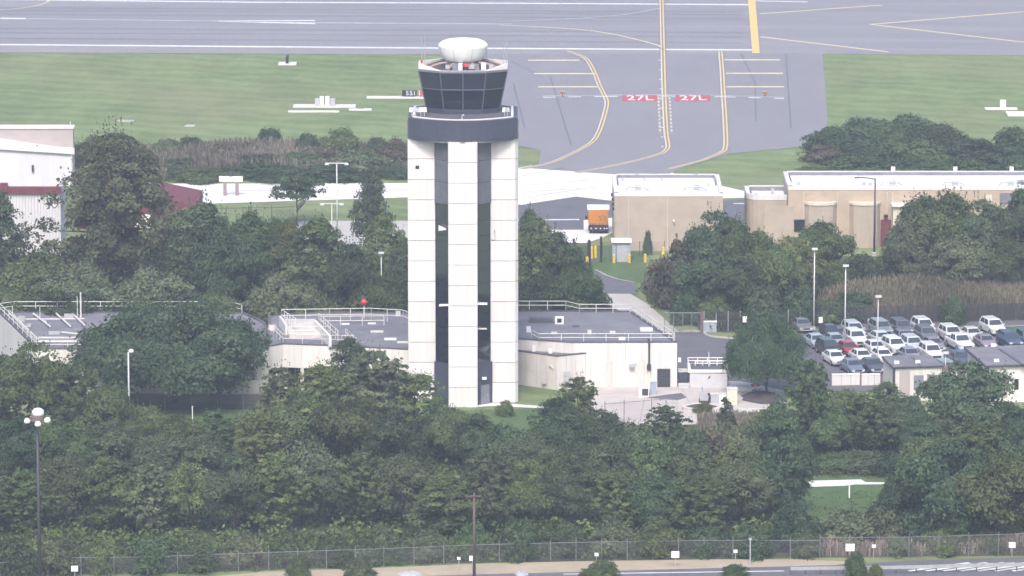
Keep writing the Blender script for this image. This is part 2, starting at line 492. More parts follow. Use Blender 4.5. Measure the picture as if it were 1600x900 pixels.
ZT = ZR + 0.02
taxi = sheet('taxiway', [(700, 84.0), (705, 120), (720, 160), (760, 205), (800, 226), (845, 235), (842, 256), (815, 262), (955, 272), (1045, 272), (1066, 262),
                         (1140, 240), (1258, 229), (1284, 214), (1293, 190), (1289, 130), (1285, 83.0)], ZT, 'asphalt_taxi')
tag(taxi, 'grey taxiway leading from the concrete to the runway')
cl = [(1033.5, -3), (1035.5, 78), (1037.5, 147), (1040.5, 206), (1043.5, 226), (1041, 234), (1031, 240), (1000, 249), (956, 259), (900, 270)]
lf = [(886, 79), (903, 85), (917, 93), (928, 112), (937, 134), (945, 150), (948, 161), (944, 180), (934, 209), (919, 226), (878, 247), (853, 256), (815, 264)]
rt = [(1125.5, 80), (1128, 110), (1130, 147), (1132.5, 185), (1134, 219), (1133, 230), (1128, 237), (1097, 250), (1044, 264)]
for nm, line in (('centre_line', cl), ('edge_marking', lf), ('edge_marking', rt)):
    ribbon(nm, line, 0.26, ZT + 0.02, 'line_yellow', taxi, off=0.27, curve=True)
    ribbon(nm, line, 0.26, ZT + 0.02, 'line_pale_yellow', taxi, off=-0.27, curve=True)
    ribbon('line_surround', line, 1.2, ZT + 0.01, mat('line_border', (0.19, 0.19, 0.21), 0.9), taxi, curve=True)
for x0, x1, y in ((825, 905, 94), (834, 930, 115), (841, 934, 135.5), (1132, 1219, 93.5), (1134, 1223, 114.5), (1135, 1225, 135.5)):
    ribbon('shoulder_stripe', [(x0, y), (x1, y)], 1.5, ZT + 0.02, 'line_pale_yellow', taxi)
ribbon('hold_line', [(848, 150), (945, 148.6), (1036, 147.8), (1130, 149), (1225, 152)], 0.8, ZT + 0.021, 'line_faint', taxi)
ribbon('hold_line', [(848, 152), (945, 150.6), (1036, 149.8), (1130, 151), (1225, 154)], 0.8, ZT + 0.021, 'line_white', taxi, dash=(2.2, 2.2))
for o in (-0.95, 0.95):
    ribbon('enhanced_dash', [(1037.5, 152), (1040.5, 208)], 0.3, ZT + 0.021, 'line_pale_yellow', taxi, off=o, dash=(2.4, 1.6))
for y in range(94, 235, 15):
    ribbon('light_fixture', [(1029 + (y - 94) * .03, y), (1033 + (y - 94) * .03, y)], 0.8, ZT + 0.022, 'line_white', taxi)
for pix in ([(1158, 84), (1180, 130), (1181, 190)], [(1228, 84), (1236, 200)], [(802, 130), (820, 200)], [(860, 120), (878, 180), (893, 228)], [(800, 96), (850, 122)]):
    ribbon('crack_line', pix, 0.28, ZT + 0.008, 'crack_seal', taxi)
for cx in (999.5, 1082.5):
    a, b, c, d = G(cx - 27, 158, ZT + .025), G(cx + 27.5, 158, ZT + .025), G(cx + 27.5, 148.5, ZT + .025), G(cx - 27, 148.5, ZT + .025)
    board = MB().quad(a, b, c, d).build('hold_sign_marking', 'line_red', taxi)
    fo = text_mesh('runway_number', '27L', 1.0, .012, 0.0, MATS['line_white']); fo.parent = board
    ctr = (a + c) / 2
    fo.location = (ctr.x, ctr.y, ZT + .03)
    fo.scale = ((b.x - a.x) * 0.92 / 1.75, (d.y - a.y) * 0.80 / 0.72, 1)

strip = sheet('concrete_strip', [(120, 289), (250, 287), (645, 286), (812, 262), (830, 258), (955, 268), (1045, 267), (1062, 276), (1166, 299), (1240, 299), (1240, 309),
                                 (1160, 309), (960, 314), (900, 307), (815, 320), (645, 308), (300, 319), (200, 330), (120, 330)], 0.04, 'concrete_white')
tag(strip, 'white concrete strip running behind the tower')
for line in ([(120, 300), (640, 296), (815, 275), (880, 262)], [(815, 290), (960, 278), (1030, 270)], [(815, 300), (960, 291), (1100, 296)], [(815, 309), (905, 296), (1000, 297)]):
    ribbon('joint_line', line, 0.35, 0.05, mat('concrete_joint', (0.36, 0.34, 0.34), 0.9), strip)
rd = sheet('service_road', [(640, 338), (815, 320), (900, 308), (960, 315), (1000, 316), (1168, 312), (1168, 352), (1000, 352), (958, 362), (640, 362)], 0.06, 'asphalt_road')
ribbon('lane_line', [(640, 345), (905, 343)], 0.9, 0.075, 'line_white', rd)
ribbon('lane_line', [(1146, 318), (1166, 318)], 0.6, 0.075, 'line_white', rd)
pad = sheet('concrete_apron', [(853, 359), (912, 359), (912, 344), (960, 340), (965, 360), (940, 372), (912, 381), (856, 380)], 0.08, 'concrete_white')
yard = sheet('utility_yard', [(440, 345), (640, 345), (640, 400), (560, 400), (455, 372)], 0.05, 'concrete_path')
lawn = sheet('lawn', [(905, 385), (1010, 380), (1010, 440), (960, 450), (930, 425), (905, 420)], 0.03, M_GRASS2)
lawn2 = sheet('lawn', [(800, 640), (860, 632), (960, 625), (960, 690), (560, 700), (180, 660), (180, 625), (640, 640)], 0.03, M_GRASS2)
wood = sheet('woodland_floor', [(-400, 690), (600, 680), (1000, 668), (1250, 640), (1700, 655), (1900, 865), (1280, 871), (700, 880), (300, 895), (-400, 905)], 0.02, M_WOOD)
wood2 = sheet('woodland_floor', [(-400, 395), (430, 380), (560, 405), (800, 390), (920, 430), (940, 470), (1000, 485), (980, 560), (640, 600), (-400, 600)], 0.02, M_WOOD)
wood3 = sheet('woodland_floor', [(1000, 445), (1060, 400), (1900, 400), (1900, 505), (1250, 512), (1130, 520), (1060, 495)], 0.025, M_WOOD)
meadow = sheet('meadow', [(1230, 690), (1410, 680), (1420, 800), (1270, 820), (1230, 760)], 0.035, M_GRASS2)
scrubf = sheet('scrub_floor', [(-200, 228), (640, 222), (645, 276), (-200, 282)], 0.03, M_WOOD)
road = sheet('access_road', [(915, 424), (945, 428), (965, 436), (992, 441), (998, 460), (940, 460), (925, 440)], 0.05, 'asphalt_road')
ribbon('road_kerb', [(930, 421), (948, 430), (965, 436), (992, 441)], 0.3, 0.12, 'concrete_path', road)
ramp = sheet('concrete_path', [(940, 459), (985, 459), (1012, 475), (1062, 519), (1034, 524), (1000, 498), (950, 478)], 0.07, 'concrete_path')
apron = sheet('asphalt_yard', [(1030, 521), (1064, 519), (1095, 520), (1112, 527), (1160, 532), (1270, 520), (1280, 620), (1060, 622), (1050, 540)], 0.045, 'asphalt_road')
kb = MB()
kp = [G(*q) for q in smooth_pts([(1064, 518), (1094, 519), (1108, 526), (1160, 531)])]
for i in range(len(kp) - 1):
    kb.slab(kp[i], kp[i + 1], 0.0, 0.17, 0.3)
kb.build('kerb', 'concrete_path', apron)
lot = sheet('parking_lot', [(1240, 507), (1420, 501), (1700, 497), (1800, 600), (1480, 612), (1270, 612)], 0.05, 'asphalt_road')
ribbon('lot_kerb', [(1240, 516), (1420, 514), (1700, 506)], 0.4, 0.17, 'concrete_path', lot)
sheet('lot_verge', [(1480, 513), (1700, 506), (1700, 517), (1500, 523)], 0.1, M_GRASS2)
plaza = sheet('concrete_plaza', [(935, 603), (1060, 592), (1160, 596), (1225, 610), (1232, 645), (1110, 662), (960, 668), (915, 640)], 0.05, 'concrete_pad')
for line in ([(935, 616), (1100, 606)], [(1010, 603), (1000, 660)], [(1060, 598), (1092, 655)]):
    ribbon('slab_joint', line, 0.12, 0.058, 'joint_grey', plaza)
soil = MB()
sp = [G(*q) for q in ((1010, 622), (1065, 615), (1072, 622), (1058, 626))]
soil.prism([(p.x, p.y) for p in sp], 0.05, 0.1).build('paving_patch', 'asphalt_road', plaza)
walk = sheet('footpath', [(730, 633), (770, 629), (870, 636), (868, 639), (770, 634), (733, 637)], 0.05, 'concrete_white')
slabp = sheet('white_slab', [(1254, 756), (1268, 751), (1345, 749), (1352, 753), (1396, 754), (1388, 756.5), (1335, 757), (1320, 759), (1256, 761)], 0.06, 'concrete_white')
verge = sheet('sandy_verge', [(300, 903), (420, 893), (600, 887), (740, 881), (900, 877), (1100, 874), (1250, 874), (1335, 878), (1300, 884), (1100, 889), (900, 894), (700, 899), (560, 906), (300, 912)], 0.04, 'sand')
front = sheet('foreground_road', [(560, 905), (700, 898.5), (900, 893.5), (1100, 888), (1300, 883), (1420, 876), (1620, 870), (1900, 862), (2200, 1000), (200, 1000)], 0.05, 'asphalt_road')
for i in range(8):
    x = 1420 + i * 27
    ribbon('hatch_line', [(x, 892), (x + 95, 879)], 0.55, 0.065, 'line_white', front)
ribbon('lane_line', [(1240, 889), (1420, 884), (1640, 878)], 0.35, 0.065, 'line_white', front)
ribbon('lane_line', [(880, 897), (1225, 892)], 0.35, 0.065, 'line_white', front)

# ------------------------------------------------------------------ control tower
Y0 = G(724, 629).y
XT = V(724, 629, Y0).x
st = S((XT, Y0, 15))
def X(px): return XT + (px - 724) / st
PH = (zpix(246.6, Y0) - zpix(564.5, Y0)) / 10.0
YC = Y0 + 4.5
FWD = 2.9
tower = thing('control_tower', 'tall white and slate airport control tower with radome on its cab', 'control tower', (XT, YC, 0))
zg0, zg1 = zpix(214.0, Y0), zpix(183.5, Y0)
def column(x0, x1, yf, yb, nm='column', ret=None):
    c = MB().box(((x0 + x1) / 2, (yf + yb) / 2, zg0 / 2), (x1 - x0 - .1, yb - yf - .1, zg0)).build(nm, 'joint_grey', tower)
    k = 0; z = 0.0
    while z < zg0 - .2:
        z2 = min(z + PH, zg0)
        g = 0.035
        MB().box(((x0 + x1) / 2, yf - .02, (z + z2) / 2), (x1 - x0, 0.12, z2 - z - 2 * g)).build('panel', 'white_panel', c)
        for xs in (x0 - .01, x1 + .01):
            MB().box((xs, (yf + yb) / 2 + .06, (z + z2) / 2), (0.12, yb - yf - .06, z2 - z - 2 * g)).build('panel', 'white_panel', c)
        z = z2; k += 1
    return c
cL = column(X(638.8), X(680.2), Y0, Y0 + 4.2)
cM = column(X(702.2), X(745.8), Y0 - FWD, Y0 + 1.0)
cR = column(X(767.2), X(805), Y0, Y0 + 4.2)
z = 0.0
while z < zg0 - .2:     # narrow canted strip at the outer edge of the right-hand column
    z2 = min(z + PH, zg0)
    MB().slab((X(805) + .08, Y0 - .05), (X(810), Y0 + .35), z + .045, z2 - .045, 0.12).build('edge_panel', 'white_panel', cR)
    z = z2
MB().slab((X(805) - .02, Y0 + .05), (X(810) - .05, Y0 + .4), 0, zg0, 3.4).build('column_return', 'joint_grey', tower)
for sx in (-1, 1):      # rear pair of columns
    column(XT + sx * 5.0 - 1.55, XT + sx * 5.0 + 1.55, Y0 + 5.2, Y0 + 9.0)
column(XT - 1.7, XT + 1.7, Y0 + 9.2, Y0 + 11.0)
MB().box((XT, Y0 + 5.0, zg0 / 2), (9.6, 8.0, zg0)).build('core', 'dark_frame', tower)
def glass_strip(pA, pB, z_door):
    d = Vector((pB[0] - pA[0], pB[1] - pA[1], 0)); n = Vector((d.y, -d.x, 0)).normalized()
    zt = zpix(319, Y0 - 1.2)
    MB().slab(pA, pB, 0, zg0, .2, out=-.05).build('curtain_frame', 'dark_frame', tower)
    nrow = 10; h = (zt - z_door) / nrow
    for k in range(nrow):
        p = MB().slab(Vector((*pA, 0)) + d * .04, Vector((*pA, 0)) + d * .96, z_door + k * h + .03, z_door + (k + 1) * h - .03, .06, out=.03).build('window_pane', 'tower_glass', tower)
    hh = (zg0 - zt) / 3
    for k in range(3):
        MB().slab(Vector((*pA, 0)) + d * .0, Vector((*pA, 0)) + d * 1.0, zt + k * hh + .03, zt + (k + 1) * hh - .03, .12, out=.1).build('spandrel_panel', 'spandrel', tower)
    return d, n
zd = zpix(566, Y0 - 1.2)
glass_strip((X(680.5), Y0 - .2), (X(702), Y0 - 1.6), zd)
glass_strip((X(746), Y0 - 1.6), (X(767), Y0 - .2), zd)
MB().slab((X(679.5), Y0 - .25), (X(702), Y0 - 1.7), 0, zd - .05, .12, out=.12).build('base_panel', 'slate_metal', tower)
MB().slab((X(746), Y0 - 1.7), (X(768.5), Y0 - .25), 0, zd - .05, .12, out=.12).build('base_panel', 'slate_metal', tower)
dr = MB().slab((X(750.5), Y0 - 1.42), (X(763.5), Y0 - .58), 0.1, zpix(601, Y0 - 1), .1, out=.2).build('door', 'slate_pale', tower)
MB().box((X(762.3), Y0 - .95, 1.1), (.08, .15, .2)).build('handle', 'galvanised', dr)
MB().box((X(757), Y0 - 1.45, zpix(591, Y0 - 1.4)), (.55, .4, .28)).build('wall_lamp', 'white_paint', tower)
zf = zpix(477, Y0 - 1.5)
MB().add([(X(686), Y0 - 1.1, zf - .2), (X(702), Y0 - 2.2, zf + .05), (X(702), Y0 - 1.7, zf + .2), (X(687), Y0 - .7, zf)], [(0, 1, 2, 3), (3, 2, 1, 0)]).build('ledge', 'white_paint', tower)
MB().box((X(754), Y0 - 1.7, zpix(474.5, Y0 - 1.7)), (1.2, .5, .22)).build('ledge', 'white_paint', tower)
MB().box((X(754), Y0 - 1.5, zpix(513.5, Y0 - 1.5)), (1.1, .3, .14)).build('ledge', 'rail_paint', tower)
zh = zpix(357, Y0 - 1.4)
MB().add([(X(686), Y0 - 1.3, zh - .32), (X(686), Y0 - 1.3, zh + .32), (X(698), Y0 - 2.1, zh + .06), (X(698), Y0 - 2.1, zh - .06),
          (X(686), Y0 - .8, zh - .32), (X(686), Y0 - .8, zh + .32), (X(698), Y0 - 1.6, zh + .06), (X(698), Y0 - 1.6, zh - .06)],
         [(0, 1, 2, 3), (7, 6, 5, 4), (1, 5, 6, 2), (0, 3, 7, 4), (0, 4, 5, 1), (3, 2, 6, 7)]).build('horn_antenna', 'white_paint', tower)
MB().box((X(653), Y0 - .1, zpix(261, Y0)), (.45, .1, .4)).build('vent', 'black_paint', tower)
zb = zpix(365, Y0)
MB().tube([(X(768), Y0 - .12, zb - .75), (X(773.5), Y0 - .12, zb - .75), (X(773.5), Y0 - .12, zb + .45), (X(772), Y0 - .4, zb + .5)], .05).build('cable_bracket', 'unit_grey', tower)
# gallery
def arc_plan(hw, yfc, bulge, ybk, n=14):
    pts = []
    for k in range(n + 1):
        t = -1 + 2 * k / n
        pts.append((XT + hw * t, yfc - bulge * (1 - t * t)))
    for k in range(n + 1):
        t = 1 - 2 * k / n
        pts.append((XT + hw * t, ybk + bulge * (1 - t * t)))
    return pts
hw = (810 - 640) / 2 / st
MB().prism(arc_plan(hw, Y0 - .3, 2.8, Y0 + 9.3), zg0 - .02, zg1 - .02).build('gallery', 'slate_metal', tower)
MB().prism(arc_plan(hw - .35, Y0 - .0, 3.0, Y0 + 9.0), zg0 - .35, zg0 - .03).build('gallery_soffit', 'slate_pale', tower)
MB().prism(arc_plan(hw - .5, Y0 + .2, 2.7, Y0 + 8.8), zg1 - .01, zg1 + .1).build('walkway_kerb', 'white_panel', tower)
MB().prism(arc_plan(hw - .8, Y0 + .45, 2.65, Y0 + 8.55), zg1 + .102, zg1 + .13).build('walkway', 'roof_edge', tower)
for sx in (-1, 1):
    MB().box((XT + sx * (hw + .05), Y0 + .6, (zg0 + zg1) / 2 - .2), (.22, 1.2, zg1 - zg0 - .1)).build('gallery_corner', 'slate_pale', tower)
    MB().box((XT + sx * (hw - .75), Y0 - .35, zg0 + .35), (1.3, .3, .75)).build('gallery_bracket', 'dark_frame', tower)
# cab
zc0 = zg1 + .15
zc1 = zpix(114.5, YC - 3.3)
hx1, hx0 = 69 / st, 56.5 / st
def cab_ring(t, zz, grow=0.0):
    hx = hx0 + (hx1 - hx0) * t + grow; f = hx / hx1
    base = [(-2.8, -3.3), (0, -3.42), (2.8, -3.3), (hx1, -1.5), (hx1, 1.5), (2.8, 3.3), (0, 3.42), (-2.8, 3.3), (-hx1, 1.5), (-hx1, -1.5)]
    return [Vector((XT + x * f, YC + y * f, zz)) for x, y in base]
cab = MB().loft([cab_ring(0, zc0, -.12), cab_ring(1, zc1, -.12)]).build('cab', 'dark_frame', tower)
sill = MB().loft([cab_ring(0, zc0), cab_ring(.09, zc0 + .55)]).build('cab_sill', 'slate_metal', tower)
b0, b1 = cab_ring(.09, zc0 + .55), cab_ring(1, zc1)
TM = 0.54
for i in range(10):
    j = (i + 1) % 10
    A, B, C, D = b0[i], b0[j], b1[j], b1[i]
    nrm = (B - A).cross(D - A).normalized()
    for t0, t1, mname, nm in ((0.015, TM - .015, 'cab_glass', 'lower_pane'), (TM + .015, .985, 'upper_glass', 'upper_pane')):
        q = []
        for s_, t_ in ((.02, t0), (.98, t0), (.98, t1), (.02, t1)):
            lo = A.lerp(B, s_); hi = D.lerp(C, s_)
            q.append(lo.lerp(hi, t_) - nrm * .03)
        q2 = [p - nrm * .05 for p in q]
        MB().add(q + q2, [(0, 1, 2, 3), (7, 6, 5, 4), (0, 4, 5, 1), (1, 5, 6, 2), (2, 6, 7, 3), (3, 7, 4, 0)]).build(nm, mname, cab)
    MB().tube([A, D], .085, 5).build('mullion', 'mullion_grey', cab)
    MB().tube([A.lerp(D, TM), B.lerp(C, TM)], .06, 5).build('transom', 'mullion_grey', cab)
rim = MB().loft([cab_ring(1, zc1, .06), cab_ring(1, zc1 + .28, .1)]).build('cab_roof', 'slate_pale', tower)
ro, ri = cab_ring(1, zc1, .05), cab_ring(1, zc1, -.3)
par = MB()
zp0, zp1 = zc1 + .2, zc1 + .95
for i in range(10):
    j = (i + 1) % 10
    ha, hb = (.1 if q in (0, 1, 2) else .7 for q in (i, j))       # low edge at the front rising to a white parapet round the sides and back
    a, b, c, d = ro[i], ro[j], ri[j], ri[i]
    za_, zb2_ = zp0 + ha, zp0 + hb
    par.add([(a.x, a.y, zp0), (b.x, b.y, zp0), (c.x, c.y, zp0), (d.x, d.y, zp0), (a.x, a.y, za_), (b.x, b.y, zb2_), (c.x, c.y, zb2_), (d.x, d.y, za_)],
            [(0, 1, 5, 4), (2, 3, 7, 6), (4, 5, 6, 7), (1, 2, 6, 5), (3, 0, 4, 7)])
par.build('parapet', 'white_panel', rim)
MB().loft([cab_ring(1, zc1 + .281, -.32), cab_ring(1, zc1 + .3, -.32)]).build('roof_deck', 'roof_edge', rim)
zrd0, zrd1 = zpix(94.5, YC), zpix(60.0, YC)
hr = zrd1 - zrd0
rw = 39 / st
radome = MB().lathe([(rw * .1, 0), (rw * .7, 0.0), (rw * .82, hr * .1), (rw * .9, hr * .3), (rw * .96, hr * .5), (rw * .995, hr * .66), (rw, hr * .7), (rw * .985, hr * .74),
                     (rw * .9, hr * .84), (rw * .72, hr * .93), (rw * .45, hr * .98), (rw * .15, hr)], (XT, YC, zrd0), 32).build('radome', 'radome_white', tower, smooth=True)
for k in range(8):
    a = 2 * math.pi * (k + .5) / 8
    MB().tube([(XT + rw * q * math.cos(a), YC + rw * q * math.sin(a), zrd0 + zz) for q, zz in ((.71, .0), (.83, hr * .1), (.91, hr * .3), (.97, hr * .5), (1.0, hr * .66))], .02, 4).build('seam', 'line_faint', radome)
MB().lathe([(1.6, -.9), (1.6, -.35), (2.3, -.3), (2.3, -.02)], (XT, YC, zrd0), 18).build('radome_base', 'rust_brown', tower)
for fx, fy, tx, ty in ((-4.5, -1.7, -1.9, -1.3), (4.5, -1.7, 1.9, -1.3), (-1.9, -2.75, -.9, -1.8), (1.9, -2.75, .9, -1.8), (-4.5, 1.7, -1.9, 1.3), (4.5, 1.7, 1.9, 1.3), (-1.9, 2.6, -.9, 1.8), (1.9, 2.6, .9, 1.8)):
    zz0 = zc1 + .3
    pts = []
    for t in (0, .15, .35, .6, .8, 1.0):
        pts.append((XT + fx + (tx - fx) * t, YC + fy + (ty - fy) * t, zz0 + (zrd0 - .1 - zz0) * math.sin(t * math.pi / 2)))
    MB().tube(pts, .2, 6).build('radome_leg', 'leg_brown', tower)
zz = zpix(103.5, YC - 2.6)
MB().lathe([(.02, -.3), (.26, -.18), (.36, 0), (.26, .2), (.05, .34)], (X(728.5), YC - 2.6, zz), 10).build('obstruction_lamp', 'red_lamp', tower, smooth=True)
MB().tube([(X(728.5), YC - 2.6, zc1 + .3), (X(728.5), YC - 2.6, zz - .2)], .06).build('lamp_post', 'rust_brown', tower)
for k, (px, w_) in enumerate(((700, .5), (712, .7), (720, .5), (737, .8), (746, .5), (756, .6), (768, .5))):
    MB().box((X(px), YC - 2.5 + (k % 2) * .3, zc1 + .3 + .35), (w_, .5, .5 + .2 * (k % 3))).build('roof_unit', ('unit_grey', 'slate_pale', 'white_paint')[k % 3], tower)
for px, yy, top, bs in ((659.5, -1.4, 58, 104), (664.5, -1.0, 52, 104), (692, 1.2, 72, 92), (761, 1.0, 64, 92), (787, -1.0, 56, 104), (791.5, -1.3, 60, 104), (703, 1.5, 70, 90)):
    MB().tube([(X(px), YC + yy, zc1 + .9), (X(px), YC + yy, zpix(top, YC + yy))], .045, 4, r2=.02).build('whip_antenna', 'unit_grey', tower)
MB().lathe([(.05, 0), (.16, .1), (.12, .35)], (X(659.5), YC - 1.4, zc1 + 1.0), 8).build('obstruction_lamp', 'red_lamp', tower)
for sx, pxs in ((-1, (644.5, 650.5, 658.5, 664)), (1, (789, 793))):
    for q, px in enumerate(pxs):
        zz = zg1 + .1
        p0 = (X(px), Y0 + .4, zz)
        MB().tube([p0, (p0[0], p0[1], zz + .75)], .06, 5).build('lamp_post', 'rail_paint', tower)
        MB().add([(p0[0] - .3, p0[1] - .35, zz + .55), (p0[0] + .3, p0[1] - .35, zz + .55), (p0[0] + .25, p0[1] - .25, zz + 1.1), (p0[0] - .25, p0[1] - .25, zz + 1.1),
                  (p0[0] - .15, p0[1] + .15, zz + .7), (p0[0] + .15, p0[1] + .15, zz + .7), (p0[0] + .15, p0[1] + .1, zz + .95), (p0[0] - .15, p0[1] + .1, zz + .95)],
                 [(0, 1, 2, 3), (7, 6, 5, 4), (0, 4, 5, 1), (1, 5, 6, 2), (2, 6, 7, 3), (3, 7, 4, 0)]).build('floodlight', 'white_paint' if q != 1 else 'unit_grey', tower)
MB().tube([(X(723), Y0 - 2.7, zg1 + .15), (X(723), Y0 - 2.7, zg1 + .6), (X(725.5), Y0 - 2.9, zg1 + .75)], .09, 5).build('camera_mount', 'white_paint', tower)

# ------------------------------------------------------------------ generic building pieces
post_mesh = {}
def railing(parent, pts, z, h=1.07, step=2.3, r=.055, name='railing', m='rail_paint'):
    """rails as one part, each post a sub-part with shared mesh data"""
    mb = MB(); base = origin_of(parent)
    pts = [Vector((p[0], p[1], 0)) for p in pts]
    for a, b in zip(pts[:-1], pts[1:]):
        for k in (.52, 1.0):
            mb.tube([(a.x, a.y, z + h * k), (b.x, b.y, z + h * k)], r, 5)
    rl = mb.build(name, m, parent)
    if (h, r, m) not in post_mesh:
        t = MB().tube([(0, 0, 0), (0, 0, h)], r * 1.05, 5)
        o = t.build('post', m, None, world=False); post_mesh[(h, r, m)] = o.data
        bpy.data.objects.remove(o)
    for a, b in zip(pts[:-1], pts[1:]):
        L = (b - a).length; n = max(1, round(L / step))
        for k in range(n + 1):
            p = a.lerp(b, k / n)
            o = bpy.data.objects.new('post', post_mesh[(h, r, m)]); col.objects.link(o); o.parent = rl
            o.location = (p.x - base.x, p.y - base.y, z - base.z)
    return rl
def panel_wall(parent, p0, p1, z0, z1, n, m='cream_panel', rows=1, gap=.02, th=.1):
    a = Vector((p0[0], p0[1], 0)); b = Vector((p1[0], p1[1], 0))
    for r_ in range(rows):
        za, zb_ = z0 + (z1 - z0) * r_ / rows, z0 + (z1 - z0) * (r_ + 1) / rows
        for k in range(n):
            q0, q1 = a.lerp(b, k / n), a.lerp(b, (k + 1) / n); d = (q1 - q0).normalized()
            MB().slab(q0 + d * gap, q1 - d * gap, za + gap * .5, zb_ - gap * .5, th, out=th).build('wall_panel', m, parent)
def P(px, py, z): 
    q = G(px, py, z); return (q.x, q.y)
def coping(parent, pts, z, w=.35, h=.3, m='roof_edge'):
    mb = MB(); n = len(pts)
    for i in range(n):
        a, b = pts[i], pts[(i + 1) % n]
        mb.slab(a, b, z, z + h, w, out=.06)
    return mb.build('coping', m, parent)
def ccw(poly):
    n = len(poly)
    a = sum(poly[i][0] * poly[(i + 1) % n][1] - poly[(i + 1) % n][0] * poly[i][1] for i in range(n))
    return poly if a > 0 else poly[::-1]

# ---- operations building to the right of the tower
ZB = 5.6
rp = ccw([P(770, 487, ZB), P(986, 487, ZB), P(1058, 535.5, ZB), P(896, 536, ZB), P(780, 528, ZB)])
ob = thing('operations_building', 'low cream panelled building with railed grey roof right of the tower', 'building', (*P(960, 560, 0), 0))
MB().prism(rp, 0, ZB).build('wall', 'cream_panel', ob)
MB().prism([(p[0], p[1]) for p in rp], ZB + .004, ZB + .02).build('roof', 'roof_gravel', ob)
coping(ob, rp, ZB + .02, .4, .12)
fl, fr = P(896, 536, ZB), P(1058, 535.5, ZB)
panel_wall(ob, fl, fr, 0.05, ZB - .05, 6, rows=1)
bk0, bk1 = P(812, 488.5, ZB), P(984, 488.5, ZB)
railing(ob, [P(770, 484, ZB + .0), P(884, 484, ZB), P(905, 489, ZB), P(984, 489, ZB)], ZB + .02, 1.1)
railing(ob, [P(986, 489, ZB), P(1054, 534, ZB)], ZB + .02, 1.1, step=2.6)
railing(ob, [P(830, 528, ZB), P(842, 534, ZB), P(1052, 534, ZB)], ZB + .02, 1.0, step=2.6)
for px, py, w, d, h, mm in ((874, 506, 1.1, .8, .9, 'white_paint'), (826, 519, .55, .5, .7, 'white_paint'), (866, 522, .7, .5, .25, 'rail_paint'), (921, 522, .5, .5, .5, 'rail_paint'),
                            (957, 520, .7, .4, .2, 'rail_paint'), (972, 531, .8, .6, .3, 'white_paint'), (845, 503, 3.0, 1.6, .5, 'roof_edge'), (1010, 516, 1.6, 2.0, .2, 'rail_paint'), (900, 511, .8, .5, .2, 'roof_edge')):
    x, y = P(px, py, ZB)
    u = MB().box((x, y, ZB + .02 + h / 2), (w, d, h)).build('roof_unit', mm, ob)
    if px == 874:
        MB().box((x, y - d / 2 - .02, ZB + .5), (.55, .04, .5)).build('fan_grille', 'grille_black', u)
for px, ptop, pbot, w in ((952.5, 564, 612, .68), (1002.5, 561, 602, .68)):
    yy = V(px, 600, fl[1]).y
    xx = V(px, ptop, fl[1]).x
    MB().box((xx, fl[1] - .12, zpix(ptop, fl[1]) / 2), (w, .09, zpix(ptop, fl[1]))).build('recess_panel', 'cream_stain_shade', ob)
yy = fl[1]
dv = MB().box((V(1037, 590, yy).x, yy - .13, (zpix(576, yy) + zpix(604, yy)) / 2), (1.6, .1, zpix(576, yy) - zpix(604, yy))).build('louvre_door', 'pole_dark', ob)
for k in range(9):
    z0_ = zpix(604, yy) + (zpix(576, yy) - zpix(604, yy)) * (k + .5) / 9
    MB().box((V(1037, 590, yy).x, yy - .2, z0_), (1.45, .05, .12)).build('slat', 'slate_metal', dv)
xp = V(1014, 560, yy).x
MB().tube([(V(1011, 560, yy).x, yy - .35, ZB + .55), (xp, yy - .35, ZB + .6), (xp, yy - .35, zpix(577, yy))], .14, 8).build('flue_pipe', 'rust_brown' if False else 'pole_dark', ob)
MB().box((xp, yy - .3, zpix(573, yy)), (.5, .4, .7)).build('flue_box', 'pole_dark', ob)
MB().box((xp + .05, yy - .2, zpix(592, yy)), (.3, .12, 2.2)).build('conduit', 'box_cream', ob)
lb = MB().tube([(V(994, 569, yy).x, yy - .1, zpix(568, yy)), (V(988, 569, yy).x, yy - .5, zpix(569, yy))], .06).build('lamp_arm', 'unit_grey', ob)
MB().box((V(987, 569, yy).x, yy - .5, zpix(570, yy)), (.7, .4, .35)).build('wall_lamp', 'unit_grey', ob)
MB().box((V(1062, 563, yy).x, yy + .3, zpix(563, yy)), (.35, .4, .5)).build('wall_lamp', 'white_paint', ob)

# ---- lower annex at the tower's right foot
ZA = 4.25
ap = ccw([P(800, 548, ZA), P(870, 557.5, ZA), P(943, 550, ZA), P(897, 541, ZA), P(800, 538, ZA)])
an = thing('annex_building', 'small angled cream annex wedged between tower and operations building', 'building', (*P(868, 560, 0), 0))
MB().prism(ap, 0, ZA).build('wall', 'cream_stain_shade', an)
MB().prism(ap, ZA + .004, ZA + .02).build('roof', 'roof_gravel', an)
coping(an, ap, ZA + .02, .35, .15)
panel_wall(an, P(808, 549.1, ZA), P(870, 557.5, ZA), .05, ZA - .03, 4, 'cream_stain_shade', rows=2)  # darker cream puts the left wall's shade into its colour
panel_wall(an, P(870, 557.5, ZA), P(943, 550, ZA), .05, ZA - .03, 5, 'cream_panel')
railing(an, [P(828, 533, ZA), P(836, 545, ZA), P(880, 549, ZA), P(930, 548, ZA)], ZA + .02, 1.0)
for px, py, h in ((834, 549, .7), (860, 552, .6), (882, 549, .5)):
    x, y = P(px, py, ZA); MB().box((x, y, ZA + h / 2), (.45, .4, h)).build('roof_vent', 'white_paint', an)
q = P(886, 556.2, ZA)
MB().box((q[0], q[1] - .35, 1.7), (.75, .3, 1.2)).build('vent_hood', 'unit_grey', an)
q = P(850, 555, ZA)
MB().box((q[0], q[1] - .3, 1.0), (.55, .25, .65)).build('vent_hood', 'unit_grey', an)
q = P(858, 556, ZA)
